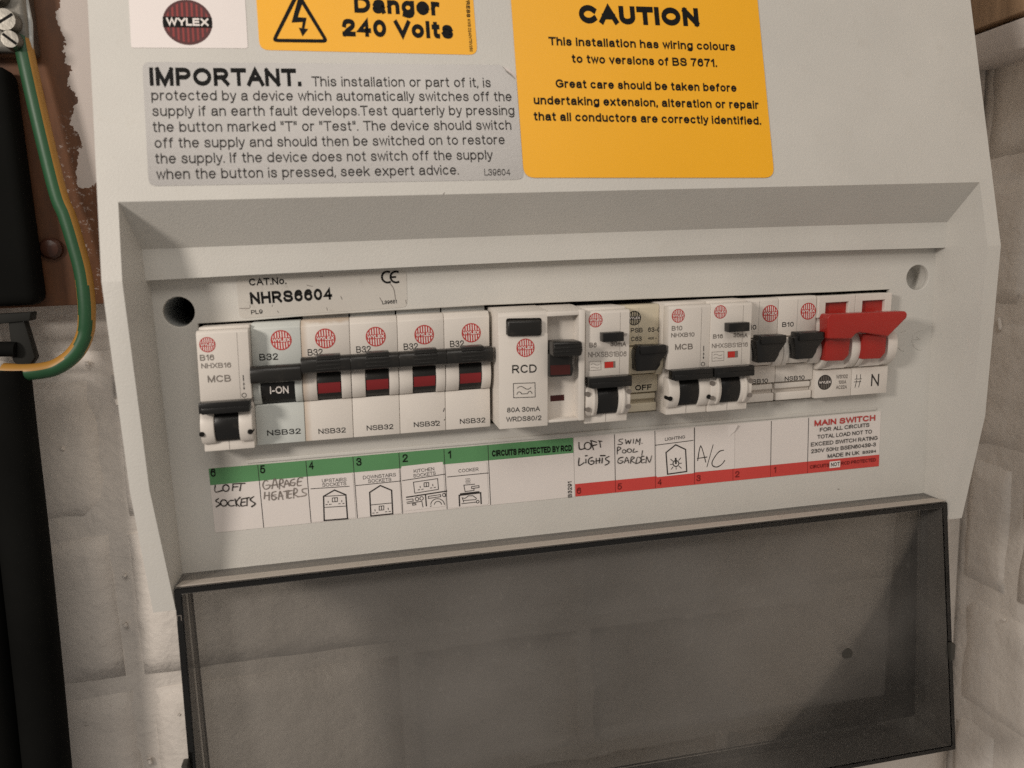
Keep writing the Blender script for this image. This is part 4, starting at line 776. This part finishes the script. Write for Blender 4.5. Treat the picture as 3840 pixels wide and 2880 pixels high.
for j,(x,z,wd) in enumerate(((16.6,16.9,.35),(16.8,17.6,.22),(13.2,12.9,.3),(16.7,13.2,.22))):
    mb.stroke([(x-wd*.4,z-wd),(x+wd*.4,z+wd)],wd*.9,'greyink',FACE(bx(4),-7),.08)
mb.build('ink_speck',o4[3],sharp=0)

# --- tall breakers (NHX) with or without test button
def nhx(i,label,rcbo,y=-14.0,txt=(),logo=(4.3,48.6),yr=-14.0,cat='circuit breaker',lr=2.75):
    r=breaker('circuit_breaker' if not rcbo else 'residual_current_breaker',label,cat,i); fn0=LEAN(i)
    k_=remap(i,yr,y); dx=0
    fn=fn0
    mb=MB(); mb.box(.05,17.75,y+5,26,9.2,54.4,'white',.5,fn=fn)
    mb.prism([(y+6,27.9),(y,27.9),(y,52.5),(y+.9,53.4),(y+6,53.4)],.0,17.8,'white',.35,fn=fn)
    mb.box(.1,17.7,y+1.0,y+7,9.2,13.2,'white',.4,fn=fn); mb.build('body',r)
    mb=MB(); mb.stroke([(8.8,9.6),(8.8,12.9)],.18,'faded',lambda a,b_,h:fn(a,y+1.0-h,b_),.05)
    mb.build('seam',r,sharp=0); mb=MB(); mb.stroke([(13.9,28.3),(13.9,52.2)],.12,'faded',lambda a,b_,h:fn(a,y-h,b_),.03); mb.build('seam',r,sharp=0)
    for a,b_ in ((-.25,4.5),(13.0,17.75)):
        mb=MB(); mb.prism([(y+4,12.2)]+arc(y+5.8,18.6,8.6,-47,43)+[(y+4,24.6)],a,b_,'white',.45,fn=fn,minang=40)
        if rcbo:
            a2=a+(b_-a)*(.62 if a<5 else .38)
            mb.prism([(y+3,13.0)]+arc(y+5.6,18.6,9.3,-38,36)+[(y+3,24.2)],min(a2-.45,a2+.45),max(a2-.45,a2+.45),'white',.2,fn=fn,minang=40)
        mb.build('toggle_guard',r)
    for x,z in (((16.9,16.2),(.3,16.6)) if not rcbo else ((17.1,21.5),(.4,21.6),(17.0,15.6),(.5,15.6))):
        mb=MB(); mb.cyl((bx(i)+x+.034*(z-31),z),.95,'Y',y-2.9,y+1.5,'hollow' if not rcbo else 'faded',14); mb.build('pin_hole',r)
    mb=MB(); mb.prism([(y+4,12.6)]+arc(y+5.8,18.6,8.0,-45,42)+[(y+4,24.6)],4.62,12.88,'black',.2,fn=fn,minang=40); t=mb.build('toggle',r)
    mb=MB(); mb.box(.1,17.5,y-4.6,y-.6,24.3,28.1,'black',.3,fn=fn); mb.box(1.0,17.4,y-5.0,y-1,24.0,26.2,'black',.3,fn=fn); mb.build('toggle_bar',t)
    rm=remap(i,yr,y); face=FACE(bx(i),y)
    for L_ in txt: mb=MB(); put(mb,i,y,[L_],yr,'faded'); mb.build('lettering',r,sharp=0)
    mb=MB()
    if not rcbo:
        p=rm(15.4,36.6); q=rm(15.1,29.3)
        mb.stroke([(p[0],p[1]),(p[0],p[1]-2.0)],.32,'greyink',face,.07); mb.stroke([(p[0]-.05,p[1]-2.6),(p[0]-.1,p[1]-5.2)],.14,'greyink',face,.07)
        for zz in (p[1]-2.6,): mb.poly([(p[0]-.35,zz-.8),(p[0]+.35,zz-.8),(p[0],zz)],'greyink',face,.08)
        zz=p[1]-5.3; mb.poly([(p[0]-.45,zz+.8),(p[0]-.1,zz),(p[0]+.25,zz+.8)],'greyink',face,.08)
        mb.stroke(circle(q[0],q[1],.78,14)+[circle(q[0],q[1],.78,14)[0]],.22,'greyink',face,.07)
    
        mb.build('switch_symbol',r,sharp=0)
    mark(r,i,y,yr,logo,lr)
    return r,rm,face
r,_,_=nhx(0,'white B16 breaker with lowered black toggle, leftmost in the row',False,-13.0,[('B16',1.3,42.8,6.1,42.7,2.0,.6),('NHXB16',1.4,40.0,11.6,39.7,1.75,.5),('MCB',3.1,34.8,11.1,34.6,2.35,.8)],(4.3,48.4),-13.0)
r,_,_=nhx(10,'white B10 breaker with lowered toggle between the yellowed breaker and the B16 RCBO',False,-14.0,[('B10',1.7,43.6,6.2,43.5,1.75,.6),('NHXB10',1.4,40.9,11.4,40.7,1.65,.6),('MCB',3.0,35.8,10.7,35.6,2.2,.8)],(4.5,49.4))
def rcbo_front(i,r,rm,face,y,x,ind,box):
    a=rm(*x[0]); b_=rm(*x[1])
    mb=MB(); mb.box(bx(i)+a[0],bx(i)+b_[0],y-4.2,y+1,b_[1],a[1],'black',.25); mb.build('test_button',r)
    p=rm(*ind[0]); q=rm(*ind[1])
    mb=MB(); mb.poly(rect(p[0],q[1],q[0],p[1]),'faded',face,.04); mb.poly(rect(p[0]+.1,q[1]+.1,p[0]+(q[0]-p[0])*ind[2],p[1]-.12),'redwin',face,.07); mb.build('indicator_window',r,sharp=0)
    p=rm(*box[0]); q=rm(*box[1]); x0,x1,z1,z0=p[0],q[0],p[1],q[1]; w_,h_=x1-x0,z1-z0
    mb=MB(); mb.stroke([(x0,z0),(x1,z0),(x1,z1),(x0,z1),(x0,z0)],.16,'faded',face,.05)
    for zz,s_ in ((.66,1),(.30,.7)): mb.stroke([(x0+w_*(.14+.72*t/8),z0+h_*(zz+.10*s_*math.sin(2*math.pi*t/8))) for t in range(9)],.16,'faded',face,.06)
    mb.build('wave_symbol',r,sharp=0)
y=-18.0
r,rm,face=nhx(8,'white B6 RCBO with black test button directly right of the RCD',True,y,[('B6',3.0,38.9,6.0,38.8,1.8,1),('30mA',11.6,38.9,18.2,38.4,1.8,1),('NHXSBS1B06',2.4,35.1,18.2,34.5,1.9,.2),('TEST',16.4,42.6,18.6,42.5,1.0,1)],(5.8,49.5),-14.0,'circuit breaker',2.8)
rcbo_front(8,r,rm,face,y,((7.4,44.7),(15.9,41.1)),((9.0,32.9),(13.6,30.3),.80),((2.8,33.3),(7.6,29.8)))
y=-14.5
r,rm,face=nhx(11,'white B16 RCBO with black test button, right of the B10 MCB breaker',True,y,[('B16',1.6,39.4,5.9,39.3,1.6,1),('30mA',10.5,39.4,16.8,39.0,1.6,1),('NHXSBS1B16',1.1,35.5,16.9,35.2,1.75,.2),('TEST',15.6,43.6,17.6,43.5,.9,1)],(4.8,50.0),-14.0,'circuit breaker',2.7)
rcbo_front(11,r,rm,face,y,((6.6,45.6),(15.5,42.0)),((8.0,33.8),(12.6,31.1),.70),((1.2,33.9),(6.4,30.2)))

# --- breakers with the rounded black lever (63 amp and two 10 amp)
def psb(i,label,body,txt,logo,ring,poly,dy=0.0,lr=2.95):
    r=breaker('circuit_breaker',label,'circuit breaker',i); fn=LEAN(i); F=-4.0
    mb=MB(); mb.prism([(26,17.7),(F,17.7),(F,25.2),(F+2,25.2),(F+2,37.4),(F,37.4),(F,52.9),(F+1,53.9),(26,53.9)],.08,17.72,body,.35,fn=fn)
    mb.box(.3,17.5,-1.6,26,9.6,17.9,body,.2,fn=fn); mb.build('body',r)
    for z0,z1,yy in ((14.6,17.0,-3.3),(9.7,13.2,-4.6)):
        mb=MB(); mb.box(.4,17.2,yy,0,z0,z1,body,.5,3,fn=fn); mb.build('lower_rail',r)
    rm=remap(i,-4,-11.0); P_=[rm(*p) for p in poly]
    xl=min(p[0] for p in P_)+.6; xr=P_[4][0]
    sh=lambda x,z:x-.034*(z-31)
    for a,b_ in ((.1,max(1.2,sh(xl,31)-.25)),(sh(xr,31)+.25,17.7)):
        mb=MB(); mb.prism([(-2.5,25.4)]+arc(-1.6,31.2,8.4,-44,44)+[(-2.5,37.2)],a,b_,body,.35,fn=fn,minang=40); mb.build('toggle_guard',r)
    mb=MB(); mb.prism([(-2.5,26.0)]+arc(-1.6,31.2,7.7,-42,44)+[(-2.5,37)],max(1.3,sh(xl,31)-.2),sh(xr,31)+.2,body,.1,fn=fn,minang=40); mb.build('toggle_well',r)
    mb=MB(); mb.prism(P_,bx(i)*0-9.0,-14.0,'black',.45,axis='Y',fn=lambda x,y,z:(bx(i)+x,y,z)); t=mb.build('toggle',r)
    mb=MB(); g=[(p[0],p[1]) for p in P_[:4]]; zt=max(p[1] for p in g)
    x0=min(p[0] for p in g)+.5; x1=max(p[0] for p in g)-.8
    mb.box(bx(i)+x0,bx(i)+x1,-15.2,-13.2,zt-3.6,zt-.25,'black',.5); mb.build('toggle_lip',t)
    
    for L_ in txt: mb=MB(); put(mb,i,F,[L_],-4,'greyink'); mb.build('lettering',r,sharp=0)
    mb=MB(); mb.stroke([(8.9,38),(8.9,52.6)],.10,'faded',lambda a,b_,h:fn(a,F-h,b_),.03); mb.build('seam',r,sharp=0)
    mark(r,i,F,-4,logo,lr,ring,'whiteink' if ring!='ink' else 'yellowed')
    return r
lever9=[(7.9,37.7),(19.9,37.3),(20.5,33.6),(17.7,30.6),(17.5,29.0),(16.0,26.9),(7.1,27.0),(6.6,32.5),(7.0,36.0)]
psb(9,'yellowed 63 amp breaker marked OFF with black lever','yellowed',[('PSB',6.0,42.7,11.1,42.6,1.75,.5),('63-C',13.4,42.6,18.9,42.4,1.75,.5),('C63',6.0,39.2,10.6,39.1,1.75,.5),('400 ~',13.3,39.5,17.2,39.3,.95,.8),('OFF',7.5,18.6,14.7,18.5,2.1,1.2,'ink')],(7.5,48.6),'ink',lever9)
lever13=[(7.6,39.0),(19.4,38.8),(20.6,35.6),(17.2,31.2),(17.0,30.0),(15.2,27.3),(7.2,27.4),(6.9,33.0),(6.3,36.8),(7.4,36.9)]
psb(13,'white B10 breaker directly left of the red main switch','white',[('B10',2.4,41.3,7.8,41.2,1.9,.5),('NSB10',4.0,17.95,13.5,17.9,1.75,.4)],(14.5,47.4),'redink',lever13,lr=3.6)
lever12=[(p[0]+.25,p[1]-.4) for p in lever13]
psb(12,'white B10 breaker half hidden behind the B16 RCBO, left of another B10','white',[('B10',2.9,41.0,8.3,40.9,1.9,.5),('NSB10',4.5,17.75,14.0,17.7,1.75,.4)],(14.6,47.3),'redink',lever12,lr=3.6)

# --- double width residual current device
r=thing('residual_current_device','white double width RCD with dark grey test button and toggle','RCD',(bx(6)+18,0,9),'breakers in the slot'); fn=LEAN(6); i=6
mb=MB(); mb.prism([(26,10.4),(-20,10.4),(-20,46.0),(-19.3,46.2),(-19.3,53.4),(-18.2,54.6),(-3,55.6),(26,55.9)],1.2,20.2,'white',.4,fn=fn)
mb.box(32.3,34.9,-20,26,11.3,54.3,'white',.5,fn=fn); mb.prism([(-19.8,52.3),(-19.8,54.0),(-3,55.3),(26,55.6),(26,52.3)],20.0,34.9,'white',.3,fn=fn); mb.box(20.2,32.4,-19.4,26,11.3,12.4,'white',.3,fn=fn)
mb.box(20.1,32.5,-14.2,26,11.6,54.0,'white',.0,fn=fn); mb.build('body',r)
mb=MB(); mb.poly(rpoly([(4.7,45.6),(18.4,45.2),(18.6,52.0),(4.9,52.5)],1.0,4),'hollow',FACE(bx(6),-19.3),.05)
mb.build('button_gap',r,sharp=0)
mb=MB(); mb.box(4.9,18.05,-21.4,-18,45.75,51.7,'charcoal',.9,3,fn=lambda x,y,z:(bx(6)+x+.02*(z-45),y,z-.03*(x-5))); mb.build('test_button',r)
q=remap(6,-20,-22)
mb=MB(); mb.prism([q(21.4,43.2),q(32.6,42.8),q(32.9,39.5),q(32.3,37.2),q(21.2,37.5)],-27.0,-17,'charcoal',.9,3,axis='Y',fn=lambda x,y,z:(bx(6)+x,y,z))
for zz in (38.6,40.0,41.4): mb.box(bx(6)+20.8,bx(6)+31.6,-27.4,-26.4,zz+.7,zz+1.2,'charcoal',.2)
mb.prism([q(20.9,38.2),q(30.6,37.8),q(30.0,34.5),q(30.4,31.5),q(29.7,29.0),q(20.7,29.2)],-22.0,-13.8,'charcoal',.5,axis='Y',fn=lambda x,y,z:(bx(6)+x,y,z)); t=mb.build('toggle',r)
mb=MB(); mb.poly([q(21.2,30.0),q(29.0,29.8),q(29.0,33.5),q(21.2,33.8)],'darkred',FACE(bx(6),-22.0),.06); mb.build('red_flag',t,sharp=0)
q=remap(6,-20,-14.2); mb=MB(); a=q(20.8,19.8); b_=q(26.3,22.1); mb.poly(rect(a[0],a[1],b_[0],b_[1]),'darkred',FACE(bx(6),-14.2),.06); mb.build('indicator_window',r,sharp=0)
mb=MB(); put(mb,6,-20,[('RCD',6.3,31.7,15.8,31.4,2.95,.5),('80A 30mA',3.7,16.8,16.6,16.4,1.75,.3),('WRDS80/2',3.2,13.2,17.0,12.8,1.75,.3)],-20,'ink'); mb.build('lettering',r,sharp=0)
mb=MB(); face=FACE(bx(6),-20); mb.stroke([(6.5,22.3),(14.9,22.0),(15.0,27.5),(6.6,27.8),(6.5,22.3)],.24,'ink',face,.06)
mb.stroke([(8.0+5.4*t/10,25.9+.62*math.sin(2*math.pi*t/10)-.01*t) for t in range(11)],.24,'ink',face,.07)
mb.stroke([(7.8,23.5),(8.1,24.2),(8.7,24.5),(9.3,24.2),(9.6,23.6),(12.0,23.5),(12.3,24.2),(12.9,24.4),(13.4,24.1),(13.7,23.4)],.24,'ink',face,.07); mb.build('wave_symbol',r,sharp=0)
mark(r,6,-20,-20,(11.8,41.1),3.5)

# --- red double width main switch at the right end
r=thing('main_switch','double width main switch with red handle at the right end of the row','main switch',(bx(14)+18,0,9),'breakers in the slot'); fn=LEAN(14); i=14
mb=MB()
for a,b_ in ((.1,17.55),(17.65,35.2)):
    mb.prism([(26,9.6),(-6,9.6),(-6,21.4),(-4,22.0),(-3.2,22.0),(-3.2,53.4),(26,53.4)],a,b_,'white',.35,fn=fn)
for a,b_ in ((.1,17.55),(17.65,35.2)):
    w0=a+3.4; w1=a+14.4
    mb.curve([rect(a,44.4,b_,53.5),rect(w0,45.7,w1,50.6)[::-1]],'white',lambda a_,c_,h:fn(a_,-5.2-h,c_),ext=1.0,bevel=.25,h=-1.2)
mb.build('body',r)
for a in (.1,17.65):
    mb=MB(); mb.poly(rect(a+3.2,45.5,a+14.6,50.8),'red',lambda a_,c_,h:fn(a_,-3.3-h,c_),.06); mb.build('red_window',r,sharp=0)
for a,b_ in ((.15,3.0),(13.2,17.5),(17.8,20.4),(30.4,35.2)):
    mb=MB(); mb.prism([(-3,22.0)]+arc(-1.2,31.2,10.2,-60,34)+[(-3,37.0)],a,b_,'white',.5,fn=fn,minang=40); mb.build('toggle_guard',r)
mb=MB(); mb.box(2.9,13.4,-6.5,-3,22.2,30,'white',.3,fn=fn); mb.box(20.3,30.5,-6.5,-3,22.2,30,'white',.3,fn=fn); mb.build('toggle_well',r)
q=remap(14,-16,-13.0)
G=lambda x,y,z:(bx(14)+x,y,z)
H_=[q(-2.2,27.2),q(6.5,26.8),q(8.8,29.2),q(9.3,35.4),q(11.0,37.9),q(12.7,38.5),q(14.9,38.2),q(15.0,26.9),q(23.8,26.6),q(26.1,29.0),q(26.3,35.6),q(28.7,38.0)]
mb=MB(); mb.prism([H_[0],H_[1],H_[2],H_[3],q(9.3,38.0),q(-2.4,38.4)],-12.5,-6.5,'red',.5,axis='Y',fn=G); mb.prism([H_[7],H_[8],H_[9],H_[10],q(26.6,37.2),q(14.9,37.6)],-12.5,-6.5,'red',.5,axis='Y',fn=G); t=mb.build('toggle',r)
q=remap(14,-16,-16.0)
mb=MB(); mb.prism([q(-2.0,36.6),q(9.2,35.9),q(11.0,37.9),q(12.7,38.5),q(14.9,38.1),q(26.3,35.9),q(28.7,38.0),q(34.9,43.4),q(35.0,45.0),q(34.2,46.2),q(-1.4,46.8),q(-2.2,45.4)],-16.6,-10.2,'red',1.5,4,axis='Y',fn=G); mb.build('handle',r)
mb=MB(); put(mb,14,-6,[('N',27.2,12.9,31.3,12.8,5.0,0),('WS102',10.2,17.4,15.8,17.3,1.6,1,'faded'),('100A',11.4,15.0,15.2,14.9,1.5,1,'faded'),('AC22A',10.2,12.8,15.6,12.7,1.5,1,'faded')],-5,'greyink')
qq=remap(14,-5,-6); face=FACE(bx(14),-6)
for x in (20.2,22.0): mb.stroke([qq(x,18.5),qq(x,16.6)],.28,'greyink',face,.06); mb.stroke([qq(x,16.0),qq(x-.3,14.6),qq(x-.7,12.9)],.28,'greyink',face,.07)
mb.stroke([qq(19.3,16.6),qq(22.7,16.5)],.24,'greyink',face,.08); mb.stroke([qq(19.0,15.4),qq(22.3,15.3)],.24,'greyink',face,.085); mb.build('lettering',r,sharp=0)
mark(r,14,-6,-5,(4.8,16.2),3.3,'greyink','faded')

for o in bpy.data.objects:
    if 'o_' in o: del o['o_']
